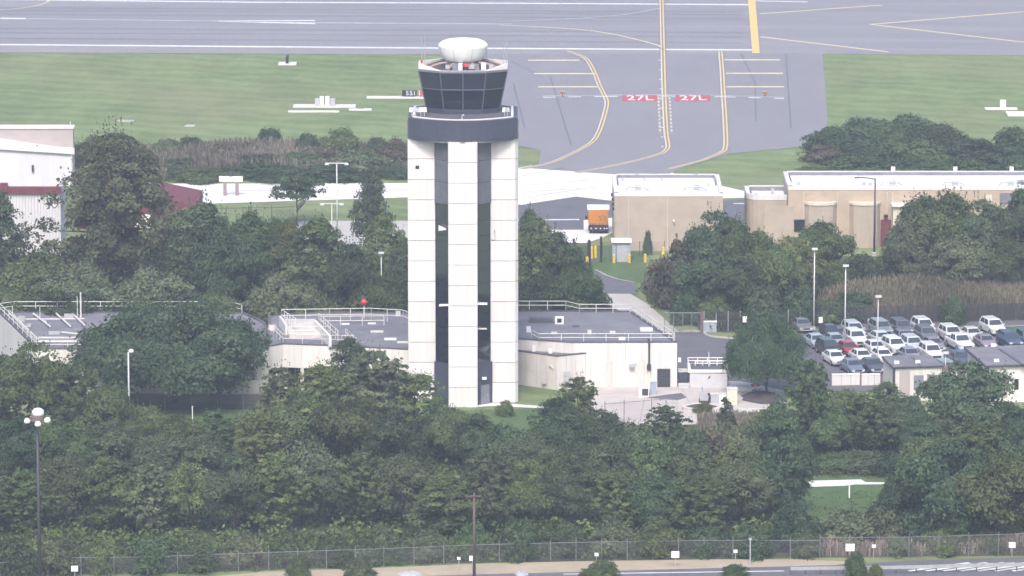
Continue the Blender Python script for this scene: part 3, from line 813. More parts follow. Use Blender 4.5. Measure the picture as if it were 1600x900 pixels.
MB().tube([(q[0], q[1] - .15, 3.0), (q[0] + .2, q[1] - .7, 3.2), (q[0] + .5, q[1] - .8, 2.9)], .06).build('wall_lamp', 'white_paint', an)

# ---- building between the oak and the tower
mp_ = ccw([P(421, 487, ZB), P(660, 490, ZB), P(660, 548, ZB), P(532, 541.5, ZB), P(442, 538, ZB), P(415, 543, ZB)])
mbld = thing('office_wing', 'cream office wing with stepped railed roof left of the tower', 'building', (*P(520, 560, 0), 0))
mpi = ccw([P(424, 488, ZB), P(660, 490, ZB), P(660, 546, ZB), P(532, 539, ZB), P(446, 536, ZB), P(424, 536, ZB)])
MB().prism(mpi, 0, 2.75).build('window_band', 'window_dark', mbld)
MB().prism(mp_, 2.7, ZB).build('wall', 'cream_panel', mbld)
MB().prism(mp_, ZB + .004, ZB + .02).build('roof', 'roof_gravel', mbld)
coping(mbld, mp_, ZB + .02, .35, .14)
panel_wall(mbld, P(442, 538, ZB), P(532, 541.5, ZB), 2.72, ZB - .05, 3)
panel_wall(mbld, P(415, 543, ZB), P(442, 538, ZB), 2.72, ZB - .05, 1)
panel_wall(mbld, P(532, 541.5, ZB), P(640, 547, ZB), 2.72, ZB - .05, 4)
for px in (447, 472, 500, 528):
    q = P(px, 539.5, ZB)
    MB().box((q[0], q[1] + .1, 1.35), (.45, .3, 2.7)).build('pillar', 'cream_stain_shade', mbld)
MB().box((P(434, 540, ZB)[0], P(434, 540, ZB)[1] - .3, 1.4), (.5, .3, 2.7)).build('pillar', 'cream_panel', mbld)
# raised roof hut, its side parapets and railings
up1 = ccw([P(437, 492, ZB + 1.5), P(487, 491, ZB + 1.5), P(494, 508, ZB + 1.5), P(452, 509, ZB + 1.5)])
MB().prism([P(436, 497, ZB + 1.0), P(446, 512, ZB + 1.0), P(449, 512, ZB + 1.0), P(439, 497, ZB + 1.0)], ZB, ZB + 1.3).build('parapet', 'white_panel', mbld)
MB().prism([P(490, 505, ZB + 1.0), P(514, 530, ZB + 1.0), P(518, 530, ZB + 1.0), P(494, 505, ZB + 1.0)], ZB, ZB + 1.4).build('parapet', 'white_panel', mbld)
MB().prism([P(440, 497, ZB + .6), P(492, 497, ZB + .6), P(506, 521, ZB + .6), P(452, 521, ZB + .6)], ZB + .02, ZB + .5).build('upper_roof', 'cream_stain_shade', mbld)
railing(mbld, [P(440, 497, ZB + 1.0), P(462, 511, ZB + 1.0)], ZB + .7, 1.4, step=1.2)
railing(mbld, [P(440, 497, ZB + 1.0), P(515, 496, ZB + 1.0), P(580, 495, ZB + 1.0), P(630, 498, ZB + 1.0), P(645, 504, ZB + 1.0)], ZB + .5, 1.6, step=2.8)
railing(mbld, [P(498, 503, ZB + 1.0), P(520, 523, ZB + 1.0), P(528, 535, ZB + .6)], ZB + .8, 1.3, step=1.4)
railing(mbld, [P(498, 503, ZB + 1.0), P(600, 502, ZB + 1.0)], ZB + .5, 1.2, step=3.0)
railing(mbld, [P(428, 521, ZB), P(442, 536, ZB), P(534, 538, ZB), P(552, 538, ZB)], ZB + .02, 1.1, step=2.4)
railing(mbld, [P(452, 524, ZB), P(515, 524, ZB)], ZB + .02, 1.1, step=2.4)
railing(mbld, [P(540, 526, ZB), P(556, 540, ZB)], ZB + .02, 1.0, step=1.4)
for px, py, w, d, h, mm in ((540, 507, 1.0, .7, .1, 'white_paint'), (581, 506, 1.0, .7, .1, 'white_paint'), (589, 519, 1.6, .7, .15, 'rail_paint'), (610, 531, 1.5, .6, .2, 'white_paint'),
                            (622, 494, .6, .5, .6, 'rail_paint'), (425, 516, .9, .8, .6, 'rail_paint'), (630, 536, 1.5, .4, .2, 'rail_paint'), (556, 520, 2.4, .8, .1, 'slate_pale')):
    x, y = P(px, py, ZB); MB().box((x, y, ZB + .02 + h / 2), (w, d, h)).build('roof_unit', mm, mbld)
# red beacon on a pole rising from that roof
q = P(569, 497, ZB)
bc = thing('obstruction_beacon', 'red ball beacon on a short white pole above the office wing roof', 'beacon', (q[0], q[1], ZB))
MB().tube([(q[0], q[1], ZB), (q[0], q[1], zpix(474, q[1]))], .09, 6).build('pole', 'pole_white', bc)
MB().lathe([(.05, -.45), (.3, -.4), (.48, -.1), (.42, .12), (.2, .3), (.06, .42)], (q[0], q[1], zpix(471.5, q[1])), 12).build('lamp', 'red_lamp', bc, smooth=True)

# ---- building at the left edge
lp = ccw([P(-2, 489, ZB), P(380, 489, ZB), P(415, 505, ZB), P(420, 546, ZB), P(57, 546, ZB)])
lbld = thing('roofed_plant_building', 'cream building with pipe-covered railed roof at the left edge', 'building', (*P(200, 570, 0), 0))
MB().prism(lp, 0, ZB).build('wall', 'cream_panel', lbld)
MB().prism(lp, ZB + .004, ZB + .02).build('roof', 'roof_gravel', lbld)
coping(lbld, lp, ZB + .02, .4, .14)
panel_wall(lbld, P(-2, 489, ZB), P(57, 546, ZB), .05, ZB - .05, 10, 'white_panel')
panel_wall(lbld, P(57, 546, ZB), P(420, 546, ZB), .05, ZB - .05, 11)
railing(lbld, [P(57, 543, ZB), P(0, 489, ZB), P(22, 486, ZB), P(360, 486, ZB), P(378, 491, ZB)], ZB + .02, 1.2, step=2.9)
railing(lbld, [P(60, 541, ZB), P(14, 495, ZB)], ZB + .02, .9, step=2.4)
railing(lbld, [P(57, 543, ZB), P(300, 543, ZB)], ZB + .02, .7, step=4)
for a, b in (((52, 494), (78, 514)), ((88, 494), (110, 514)), ((115, 496), (132, 512)), ((20, 498), (45, 522))):
    p0, p1 = P(*a, ZB), P(*b, ZB)
    MB().tube([(p0[0], p0[1], ZB + .35), (p1[0], p1[1], ZB + .35)], .12, 6).build('roof_pipe', 'rail_paint', lbld)
for a, b, hh in (((60, 534), (130, 534), .15), ((60, 529), (130, 529), .15), ((95, 520), (132, 524), .12), ((25, 500), (132, 499), .12)):
    p0, p1 = P(*a, ZB), P(*b, ZB)
    MB().slab(p0, p1, ZB + .02, ZB + .02 + hh, .35).build('roof_duct', 'rail_paint', lbld)
for px, py, w, h in ((34, 502, .9, .6), (108, 497, 1.2, .5), (45, 510, .6, .3), (85, 522, 1.4, .3), (70, 505, .5, .5)):
    x, y = P(px, py, ZB); MB().box((x, y, ZB + .02 + h / 2), (w, .7, h)).build('roof_unit', 'unit_grey', lbld)
for px, top in ((126.5, 457), (121, 463), (62.5, 480), (20, 478)):
    x, y = P(px, 498, ZB); MB().tube([(x, y, ZB), (x, y, zpix(top, y))], .1 if px == 126.5 else .05, 6).build('roof_mast', 'pole_white', lbld)

# ------------------------------------------------------------------ beige buildings on the right
def flat_block(name, label, poly, zt, wall, par_h=.5, pw=.55, n_bays=0):
    t = thing(name, label, 'building', (sum(p[0] for p in poly) / len(poly), sum(p[1] for p in poly) / len(poly), 0))
    poly = ccw(poly)
    MB().prism(poly, 0, zt).build('wall', wall, t)
    MB().prism(poly, zt + .004, zt + .03).build('roof', 'white_roof', t)
    coping(t, poly, zt + .02, pw, par_h, 'white_panel')
    ys = max(p[1] for p in poly); xs = [p[0] for p in poly]
    MB().box(((min(xs) + max(xs)) / 2, ys - pw - .12, zt + .03 + par_h * .42), (max(xs) - min(xs) - 2 * pw - .3, .1, par_h * .8)).build('parapet_shade', 'slate_pale', t)  # grey strip paints shade on the back parapet's inner face
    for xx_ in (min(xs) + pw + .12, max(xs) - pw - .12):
        MB().box((xx_, ys - 4.2, zt + .03 + par_h * .42), (.1, 7.0, par_h * .8)).build('parapet_shade', 'slate_pale', t)  # same painted shade along the side parapets
    return t
def block_from(px0, px1, py_front_top, py_back_top, py_bot):
    """rectangle whose front foot stands at py_bot"""
    g0 = G(px0, py_bot); yf = g0.y
    zt = zpix(py_front_top, yf)
    x0, x1 = V(px0, py_bot, yf).x, V(px1, py_bot, yf).x
    yb = G((px0 + px1) / 2, py_back_top, zt).y
    return [(x0, yf), (x1, yf), (x1, yb), (x0, yb)], zt, yf, yb
po, zt, yf, yb = block_from(960, 1129, 307, 277, 392)
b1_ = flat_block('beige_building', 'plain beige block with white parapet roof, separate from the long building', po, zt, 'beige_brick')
def roof_gear(parent, px, yf, yb, zt, k=.5):
    y = yf + (yb - yf) * k; x = V(px, 300, y).x
    MB().tube([(x - 1.8, y, zt + .1), (x - 1.4, y, zt + .55), (x + .6, y, zt + .55), (x + 1.5, y - .4, zt + .15)], .12, 6).build('roof_pipe', 'unit_grey', parent)
    MB().box((x, y + .3, zt + .4), (.8, .6, .6)).build('roof_unit', 'unit_grey', parent)
for px in (997, 1088): roof_gear(b1_, px, yf, yb, zt, .3)
for px in (973, 1034, 1118, 1105, 1007):
    MB().box((V(px, 290, yf + (yb - yf) * .75).x, yf + (yb - yf) * (.8 if px != 1105 else .5), zt + .25), (.35, .35, .45)).build('roof_vent', 'unit_grey', b1_)
for px in (995, 1088): MB().slab((V(px, 290, yb - .6).x - .25, yb - .62), (V(px, 290, yb - .6).x + .25, yb - .62), zt + .03, zt + .6, .3).build('scupper', 'unit_grey', b1_)
for k in range(4):
    MB().box((po[0][0] - .12, yf + 1.5 + k * 4, zt - 2.0), (.25, .5, .4)).build('wall_lamp', 'black_paint', b1_)
MB().tube([(V(1052, 346, yf).x, yf, zpix(344, yf)), (V(1053.5, 346, yf).x, yf - .5, zpix(346, yf))], .12, 6).build('wall_lamp', 'white_paint', b1_)
for px in (982, 1043):
    MB().box((V(px, 350, yf).x, yf - .015, zt / 2), (.06, .03, zt - .3)).build('wall_joint', 'cream_stain_shade', b1_)

po, zt, yf, yb = block_from(1167, 1236, 313, 297, 378)
# rounded front-left corner
rc = []
for k in range(6):
    a = math.pi + (math.pi / 2) * k / 5
    rc.append((po[0][0] + 2.2 + 2.2 * math.cos(a), po[0][1] + 2.2 + 2.2 * math.sin(a)))
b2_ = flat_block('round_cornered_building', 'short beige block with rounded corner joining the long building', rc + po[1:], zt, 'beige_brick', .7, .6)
MB().box((V(1208, 303, yf + 4).x, yf + 5.5, zt + .5), (.4, .3, .7)).build('roof_vent', 'unit_grey', b2_)
MB().box((V(1203, 305, yf + 3).x, yf + 2, zt + .2), (.9, .5, .3)).build('roof_unit', 'unit_grey', b2_)
MB().box((V(1182, 300, yf + 4).x, yf + 4, zt + .2), (.4, .3, .3)).build('roof_vent', 'unit_grey', b2_)

po, zt, yf, yb = block_from(1231, 1900, 297, 273, 385)
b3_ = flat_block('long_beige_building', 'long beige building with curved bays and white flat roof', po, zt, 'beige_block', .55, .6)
for px in (1395, 1492, 1580, 1690):
    roof_gear(b3_, px, yf, yb, zt, .25)
    MB().slab((V(px, 290, yb).x - .3, yb - .3), (V(px, 290, yb).x + .3, yb - .3), zt + .03, zt + 1.2, .4).build('scupper', 'rail_paint', b3_)
for px in (1248, 1350, 1360):
    MB().box((V(px, 290, yf + 3).x, yf + 3, zt + .3), (.5, .5, .6)).build('roof_vent', 'unit_grey', b3_)
MB().tube([(V(1590, 290, yf + 5).x, yf + 5, zt + .4), (V(1630, 290, yf + 5).x, yf + 5, zt + .4)], .3).build('roof_pipe', 'slate_pale', b3_)
for a, b, pt in ((1257, 1307, 316), (1327, 1375, 316)):
    xa, xb = V(a, 350, yf).x, V(b, 350, yf).x
    zb_ = zpix(pt, yf)
    def bay(gr, z0, z1, nm, mm, par):
        pts = []
        for k in range(9):
            t = k / 8; ang = math.pi * t
            pts.append((xa - gr + (xb - xa + 2 * gr) * (1 - math.cos(ang)) / 2 if False else xa - gr + (xb - xa + 2 * gr) * t, yf - (1.5 + gr) * min(1, math.sin(ang) ** .45)))
        return MB().prism([(xa - gr, yf + .1)] + pts + [(xb + gr, yf + .1)], z0, z1).build(nm, mm, par)
    bb = bay(0, 0, zb_ - .25, 'bay', 'beige_brick', b3_)
    bay(.12, zb_ - .25, zb_ + .1, 'bay_cap', 'box_cream', bb)
MB().box((V(1256, 300, yf).x - 3.5, yf - .05, zt / 2 - 1), (4.2, .1, zt - 2.5)).build('wall_pier', 'beige_brick', b3_)
wd = MB().box((V(1249, 350, yf).x, yf - .15, (zpix(343, yf) + zpix(360, yf)) / 2), (1.5, .14, 1.8)).build('window', 'window_dark', b3_)
MB().box((V(1249, 350, yf).x, yf - .2, zpix(342.5, yf)), (1.6, .25, .14)).build('lintel', 'slate_pale', wd)
dd = MB().box((V(1384, 350, yf).x, yf - .15, zpix(343, yf) / 2), (1.5, .2, zpix(343, yf))).build('door', 'maroon', b3_)
MB().box((V(1384, 337, yf).x, yf - .3, zpix(337, yf)), (.6, .5, .35)).build('wall_lamp', 'black_paint', b3_)
cn = MB().box((V(1404, 330, yf).x + .6, yf - 1.0, zpix(318, yf)), (3.4, 2.2, .3)).build('canopy', 'white_panel', b3_)
MB().box((V(1404, 340, yf).x + .6, yf - .8, zpix(335, yf)), (3.0, 1.6, 2.6)).build('porch', 'box_cream', b3_)
ww = MB().box((V(1580, 310, yf).x + 1, yf - .15, zpix(309, yf)), (5.2, .2, 1.4)).build('window', 'slate_pale', b3_)
MB().box((V(1545, 310, yf).x, yf - .15, zpix(314, yf)), (.9, .2, 1.8)).build('window_frame', 'box_cream', b3_)
for px in (1386, 1395, 1256, 1309):
    MB().box((V(px, 310, yf).x, yf - .1, zt / 2), (.1, .1, zt - .6)).build('downpipe', 'cream_stain_shade', b3_)

# dark lamp post in front of the long building
def pole_lamp(name, label, px, pb, pt, m='pole_white', r=.11, head='cobra', arm=1.6, side=-1, cat='lamp post', group=None):
    p = G(px, pb)
    t = thing(name, label, cat, p, group)
    zt = zpix(pt, p.y)
    MB().tube([(p.x, p.y, 0), (p.x, p.y, zt)], r, 8, r2=r * .65).build('pole', m, t, smooth=True)
    MB().lathe([(r * 2.2, 0), (r * 2.2, .5), (r * 1.3, .6)], (p.x, p.y, 0), 8).build('base', 'concrete_path', t)
    if head == 'cobra':
        a = MB().tube([(p.x, p.y, zt - .1), (p.x + side * arm * .5, p.y, zt + .12), (p.x + side * arm, p.y, zt + .15)], r * .5, 6).build('arm', m, t)
        MB().box((p.x + side * arm, p.y, zt + .12), (.7, .3, .14)).build('lamp_head', m, a)
    elif head == 'double':
        MB().box((p.x, p.y, zt), (3.2, .14, .14)).build('crossarm', m, t)
        for s_ in (-1, 1):
            MB().box((p.x + s_ * 1.4, p.y - .1, zt - .14), (.6, .4, .16)).build('lamp_head', m, t)
    elif head == 'box':
        MB().box((p.x, p.y - .15, zt + .1), (.75, .6, .22)).build('lamp_head', m, t)
    elif head == 'globe':
        MB().lathe([(.06, -.05), (.3, .05), (.34, .25), (.2, .42), (.03, .48)], (p.x + side * .35, p.y, zt - .1), 10).build('lamp_head', 'white_paint', t, smooth=True)
        MB().tube([(p.x, p.y, zt - .05), (p.x + side * .35, p.y, zt)], .05).build('arm', m, t)
    return t
pole_lamp('lamp_post', 'dark slim lamp post with short arm before the long beige building', 1366, 400, 279, 'pole_dark', .16, arm=2.6)
pole_lamp('lamp_post', 'tallest pale lamp post, leftmost of those at the car park', 1271.5, 517, 390, head='box')
pole_lamp('lamp_post', 'pale lamp post between the red car and the tallest post', 1320, 543, 416, head='box')
pole_lamp('lamp_post', 'thin pale lamp post rising from the middle of the parked cars', 1371, 567, 464, head='box', r=.08)
pole_lamp('lamp_post', 'thin lamp post beside the white pickup in front of low gatehouse', 1477, 592, 552, head='box', r=.08)
pole_lamp('lamp_post', 'white pole with crossarm like a T, left of the tower', 527, 388, 255, head='double')
pole_lamp('lamp_post', 'shorter T pole beside the taller white T pole', 519, 392, 318, head='double', r=.09)
pole_lamp('lamp_post', 'slim white pole beside the yellow-green tree left of the tower', 596, 480, 396, head='box', r=.09)
pole_lamp('lamp_post', 'white lamp post with round head before the big round tree', 202, 668, 550, head='globe', side=1, r=.13)
pole_lamp('lamp_post', 'short white pole at the foot of the long beige building', 1272, 405, 388, head='box', r=.1)

# ------------------------------------------------------------------ hangar on the left
hg = thing('hangar', 'white ribbed hangar with maroon band, cut by the left edge', 'hangar', G(40, 425))
yh = G(40, 425).y
xr = V(114, 300, yh).x; xl = V(-160, 300, yh).x
def hp(px, py, y=None): 
    q = V(px, py, y or yh); return (q.x, q.z)
zs0, zs1 = zpix(297, yh), zpix(288, yh)
xr2 = V(95, 330, yh).x
MB().box(((xl + xr2) / 2, yh + 4.1, zs0 / 2 - .3), (xr2 - xl - .1, 8, zs0 - .6)).build('lower_wall', 'hangar_white', hg)
zb_lo = zpix(402, yh)
x = xl
while x < xr2 - .1:      # vertical ribs of the siding, joined
    break
ribs = MB(); x = xl
while x < xr2 - .1:
    ribs.box((x, yh - .02, (zb_lo + zs0) / 2), (.14, .14, zs0 - zb_lo - .3)); x += .42
sd_ = ribs.build('siding_ribs', 'white_panel', hg); sd_['kind'] = 'stuff'
MB().box(((xl + xr2) / 2, yh - .12, zs0), (xr2 - xl + .3, .5, .95)).build('band', 'maroon', hg)
MB().box((V(2, 300, yh).x, yh - .4, zpix(292, yh)), (1.9, .8, 1.2)).build('band_block', 'maroon', hg)
zc = zpix(297, yh) + .5
zl, zrr = zpix(217, yh), zpix(236, yh)
q = [(xl, yh + .3, zc), (xr, yh + .3, zc), (xr, yh + .3, zrr), (xl, yh + .3, zl + 2.0)]
MB().add(q + [(a, b + 3, c) for a, b, c in q], [(0, 1, 2, 3), (7, 6, 5, 4), (1, 5, 6, 2), (2, 6, 7, 3), (0, 3, 7, 4), (0, 4, 5, 1)]).build('upper_wall', 'hangar_white', hg)
f0, f1 = V(-160, 205, yh - .0), V(114, 236, yh)
MB().add([(f0.x, yh - .1, f0.z - 1.6), (f1.x + .2, yh - .1, f1.z - .45), (f1.x + .2, yh - .1, f1.z + .35), (f0.x, yh - .1, f0.z - .8),
          (f0.x, yh + .6, f0.z - 1.6), (f1.x + .2, yh + .6, f1.z - .45), (f1.x + .2, yh + .6, f1.z + .35), (f0.x, yh + .6, f0.z - .8)],
         [(0, 1, 2, 3), (7, 6, 5, 4), (1, 5, 6, 2), (3, 2, 6, 7), (0, 4, 5, 1)]).build('fascia', 'white_panel', hg)
zpt = zpix(201, yh + 2)
MB().box(((xl + xr) / 2, yh + 2.4, (zrr + zpt) / 2 + .1), (xr - xl, 1.6, zpt - zrr)).build('attic_wall', 'pinkish_grey', hg)
MB().box(((xl + xr) / 2, yh + 2.4, zpt + .2), (xr - xl + .3, 1.9, .3)).build('attic_cap', 'white_panel', hg)
for px, p0_, p1_ in ((51, 257, 269), (58.5, 226, 238)):
    MB().box((V(px, 260, yh).x, yh + .1, zpix((p0_ + p1_) / 2, yh)), (.28, .3, .9)).build('wall_fixture', 'pole_dark', hg)
MB().tube([(xr - .1, yh + .1, zc), (xr - .1, yh + .1, zrr)], .1).build('downpipe', 'rail_paint', hg)
MB().tube([(V(110, 200, yh + 3).x, yh + 3, zpt), (V(110, 200, yh + 3).x, yh + 3, zpt + .9)], .06).build('vent_pipe', 'rail_paint', hg)
MB().box((V(58, 410, yh).x, yh - .3, zpix(410, yh)), (2.0, .5, 1.6)).build('door', 'pinkish_grey', hg)
# red-roofed shed behind the loose tree
rs_y = G(250, 358).y
rsx = lambda px: V(px, 330, rs_y).x
red = thing('red_shed', 'dark red sloping shed half hidden behind the loose tree', 'shed', (rsx(230), rs_y, 0))
zl_, zr_ = zpix(296, rs_y), zpix(322, rs_y)
q = [(rsx(120), rs_y, 0), (rsx(308), rs_y, 0), (rsx(308), rs_y, zr_), (rsx(250), rs_y, zpix(310, rs_y)), (rsx(120), rs_y, zl_)]
MB().add(q + [(a, b + 14, c) for a, b, c in q], [(0, 1, 2, 3, 4), (9, 8, 7, 6, 5), (1, 6, 7, 2), (2, 7, 8, 3), (3, 8, 9, 4), (0, 4, 9, 5)]).build('wall', 'red_roof', red)
MB().add([(rsx(120), rs_y - .3, zl_), (rsx(250), rs_y - .3, zpix(310, rs_y)), (rsx(250), rs_y - .3, zpix(310, rs_y) + .4), (rsx(120), rs_y - .3, zl_ + .4),
          (rsx(120), rs_y + .3, zl_), (rsx(250), rs_y + .3, zpix(310, rs_y)), (rsx(250), rs_y + .3, zpix(310, rs_y) + .4), (rsx(120), rs_y + .3, zl_ + .4)],
         [(0, 1, 2, 3), (3, 2, 6, 7), (1, 5, 6, 2), (7, 6, 5, 4)]).build('eaves', 'maroon', red)
MB().box((rsx(222), rs_y - .15, 1.2), (3.2, .3, 2.0)).build('door', 'white_panel', red)
# ------------------------------------------------------------------ airfield furniture
def boxes(t, lst):
    for nm, c, s, m in lst:
        MB().box(c, s).build(nm, m, t)
p = G(449, 100)
t = thing('runway_sign', 'small black sign edge-on on a white slab by the runway', 'airfield sign', p)
boxes(t, [('slab', (p.x, p.y, .08), (3.2, 3.4, .16), 'concrete_white'), ('board', (p.x, p.y, .9), (.42, 2.6, 1.2), 'black_paint'), ('post', (p.x - .02, p.y, .3), (.2, .2, .4), 'pole_dark')])
p = G(507, 166)
t = thing('equipment_cabinets', 'pair of white cabinets on a concrete pad in the grass', 'equipment', p)
boxes(t, [('slab', (p.x, p.y, .06), (10.5, 3.2, .12), 'concrete_white'), ('cabinet', (p.x - .45, p.y, .95), (.68, .7, 1.5), 'white_paint'), ('cabinet', (p.x + .5, p.y, .95), (.68, .7, 1.5), 'white_paint'),
          ('rack', (p.x - 1.25, p.y + .1, .75), (.7, .4, 1.2), 'unit_grey'), ('rack', (p.x + 1.4, p.y + .1, .8), (.8, .4, 1.1), 'unit_grey')])
p = G(490, 174.5)
t = tag(MB().box((p.x, p.y, .05), (8.5, 1.6, .1)).build('pad', 'concrete_white'), 'long thin concrete slab below the white cabinets', 'slab')
p = G(563, 171.5)
t = tag(MB().prism([(p.x - 1.9, p.y - 1), (p.x + 1.9, p.y - 1), (p.x + 1.9, p.y + 1), (p.x + .6, p.y + 1), (p.x + .4, p.y + .4), (p.x - .4, p.y + .4), (p.x - .6, p.y + 1), (p.x - 1.9, p.y + 1)], 0, .1).build('pad', 'concrete_white'),
        'short notched concrete slab right of the white cabinets', 'slab')
p = G(627, 152.5)
t = tag(MB().box((p.x - .4, p.y, .06), (11, 2.2, .12)).build('pad', 'concrete_white'), 'long concrete slab carrying the black and red sign beside the tower', 'slab')
p = G(648, 152)
t = thing('taxiway_sign', 'low black and red lettered sign just left of the cab', 'airfield sign', p)
w1 = 23 / S(p)
board = MB().box((p.x - .9, p.y, .72), (w1, .35, 1.0)).build('board', 'black_paint', t)
MB().box((p.x + .55 + w1 / 2 - .3, p.y, .72), (1.35, .351, 1.0)).build('red_board', 'line_red', t)
for dx, ch in ((-.35, 'S'), (.3, '5'), (.85, 'I'), (1.7, '1')):
    fo = text_mesh('lettering', ch, 1.1, .01, .01, MATS['line_white']); fo.parent = t
    fo.location = (dx - .9, -.19, .72); fo.rotation_euler = (math.pi / 2, 0, 0)
for dx in (-1.7, -.4, .9):
    MB().box((p.x + dx, p.y, .15), (.12, .12, .3)).build('leg', 'pole_dark', t)
for px, lab in ((879, 'orange guard light on the taxiway nearest the tower'), (1195, 'orange guard light at the taxiway side far from the tower')):
    p = G(px, 151.5)
    t = thing('guard_light', lab, 'airfield light', p)
    boxes(t, [('post', (p.x, p.y, .25), (.12, .12, .5), 'pole_dark'), ('housing', (p.x, p.y, .72), (.75, .35, .5), 'orange_paint'), ('visor', (p.x, p.y - .2, 1.0), (.8, .4, .06), 'bollard_yellow')])
    for s_ in (-.19, .19):
        MB().lathe([(.02, 0), (.14, .02), (.14, .06)], (p.x + s_, p.y - .2, .72), 8).build('lens', 'bollard_yellow', t)
p = G(1567, 170)
t = thing('equipment_cabinet', 'single white cabinet on a pad in the far right grass', 'equipment', p)
boxes(t, [('slab', (p.x - .3, p.y, .05), (5.4, 2.4, .1), 'concrete_white'), ('cabinet', (p.x, p.y, .8), (.95, .7, 1.4), 'white_paint'), ('slab', (p.x + 1.8, p.y - 6, .05), (3.4, 5.0, .1), 'concrete_white')])
for px, py, w, lab in ((195, 189, 1.6, 'small pale stone in the grass, leftmost'), (297, 196.5, .9, 'small pale stone in the grass nearer the scrub')):
    p = G(px, py)
    tag(MB().prism([(p.x - w, p.y - .9), (p.x + w * .8, p.y - 1.1), (p.x + w, p.y + .7), (p.x - w * .6, p.y + 1)], 0, .08).build('slab', 'concrete_path' if w < 4 else 'soil_dark'), lab, 'slab')

# board on two dark legs standing on the concrete
p = G(361, 306)
t = thing('barrier_sign', 'white board on two dark legs on the concrete strip', 'sign', p)
z0 = zpix(296, p.y); sc_ = S(p)
boxes(t, [('board', (p.x, p.y, zpix(279.5, p.y)), (37 / sc_, .2, .8), 'white_paint'), ('top_box', (p.x, p.y, zpix(271.5, p.y)), (.45, .3, .8), 'pole_dark')])
for dx in (-.35, .35):
    MB().box((p.x + dx * 2.6, p.y, zpix(283.8, p.y) / 2), (.5, .2, zpix(283.8, p.y))).build('leg', 'leg_brown', t)

# orange truck parked end-on
p = G(935, 366)
t = thing('orange_truck', 'orange box truck with white roof parked end-on beside the beige block', 'truck', p)
sc_ = S(p); w = 31 / sc_
zt_ = zpix(328, p.y)
body = MB().box((p.x, p.y + 1.65, (zt_ + 1.35) / 2), (w, 3.3, zt_ - 1.35)).build('box_body', 'orange_paint', t)
MB().box((p.x, p.y + 1.7, zt_ + .12), (w + .35, 3.5, .22)).build('roof', 'white_paint', t)
boxes(t, [('bumper', (p.x, p.y - .05, .95), (w + .05, .4, .85), 'black_paint'), ('chassis', (p.x, p.y + 1.65, .85), (w - .5, 3.2, .5), 'grille_black')])
d_ = MB().box((p.x - w * .23, p.y - .03, (zt_ + 1.9) / 2), (w * .44, .08, zt_ - 2.4)).build('door_panel', 'orange_paint', body)
d_ = MB().box((p.x + w * .24, p.y - .03, (zt_ + 1.9) / 2), (w * .44, .08, zt_ - 2.4)).build('door_panel', 'orange_paint', body)
for dx, dz in ((.06, .62), (.2, .66), (.34, .62), (.12, .54), (.3, .55)):
    MB().box((p.x + w * dx, p.y - .08, zt_ * dz + .35), (.22, .04, .22)).build('letter_mark', 'rust_brown', body)
for dx in (-.42, -.3, -.18, .05, .2, .42):
    MB().box((p.x + w * dx, p.y - .08, 1.5), (.2, .05, .28)).build('reflector', 'rust_brown', t)
for dx in (-.36, -.12, .1, .3, .42):
    MB().box((p.x + w * dx, p.y - .28, .9), (.2, .05, .16)).build('tail_lamp', 'white_paint', t)
for dx in (-.38, .38):
    for dy in (.7, 2.7):
        MB().cyl_y((p.x + w * dx, p.y + dy, .48), .48, .35).build('wheel', 'tyre', t)
MB().box((p.x - w / 2 - .3, p.y + 1.0, 2.3), (.3, .2, .55)).build('mirror', 'black_paint', t)

# shed, bollards, gate posts
po, zt, yf, yb = block_from(957, 985, 379, 374, 410)
sh = thing('utility_shed', 'small blue-grey shed with white flat roof between yellow bollards', 'shed', (po[0][0], yf, 0))
po2 = [(po[0][0], yf), (po[1][0], yf), (po[1][0], yf + 2.2), (po[0][0], yf + 2.2)]
MB().prism(po2, 0, zt).build('wall', 'shed_blue', sh)
MB().box(((po[0][0] + po[1][0]) / 2, yf + 1.0, zt + .13), (po[1][0] - po[0][0] + .35, 2.7, .26)).build('roof', 'white_paint', sh)
MB().box(((po[0][0] + po[1][0]) / 2 - .75, yf - .02, zt / 2 - .1), (.1, .05, zt - .3)).build('door_edge', 'slate_metal', sh)
MB().box(((po[0][0] + po[1][0]) / 2 + .1, yf - .02, zt / 2 - .1), (1.3, .05, zt - .4)).build('door', 'unit_grey', sh)
bol = [(959.5, 411, 'yellow bollard at the left corner of the blue-grey shed'), (983.5, 411, 'yellow bollard at the right corner of the blue-grey shed'),
       (1008, 410, 'yellow bollard in the grass below the small vine-covered post'), (1036.5, 399, 'farther yellow bollard against the beige block'), (1036, 408, 'yellow bollard standing just before the farther one by the block'),
       (924.5, 404, 'pale yellow bollard left of the pair behind the gate'), (930.5, 403, 'yellow bollard right of the pair behind the gate'), (917.5, 420, 'orange-yellow bollard at the dark gate post')]
bproto = None
for px, py, lab in bol:
    p = G(px, py)
    hgt = 1.25 if px not in (924.5, 930.5, 917.5) else 1.75
    if bproto is None:
        bproto = MB().lathe([(.17, 0), (.17, 1.1), (.13, 1.2), (.05, 1.25)], (0, 0, 0), 10).build('bollard', 'bollard_yellow'); o = bproto
    else:
        o = bproto.copy(); col.objects.link(o)
    o.location = p; o.scale = (1.2, 1.2, hgt / 1.25)
    tag(o, lab, 'bollard', 'yellow bollards by the gate')
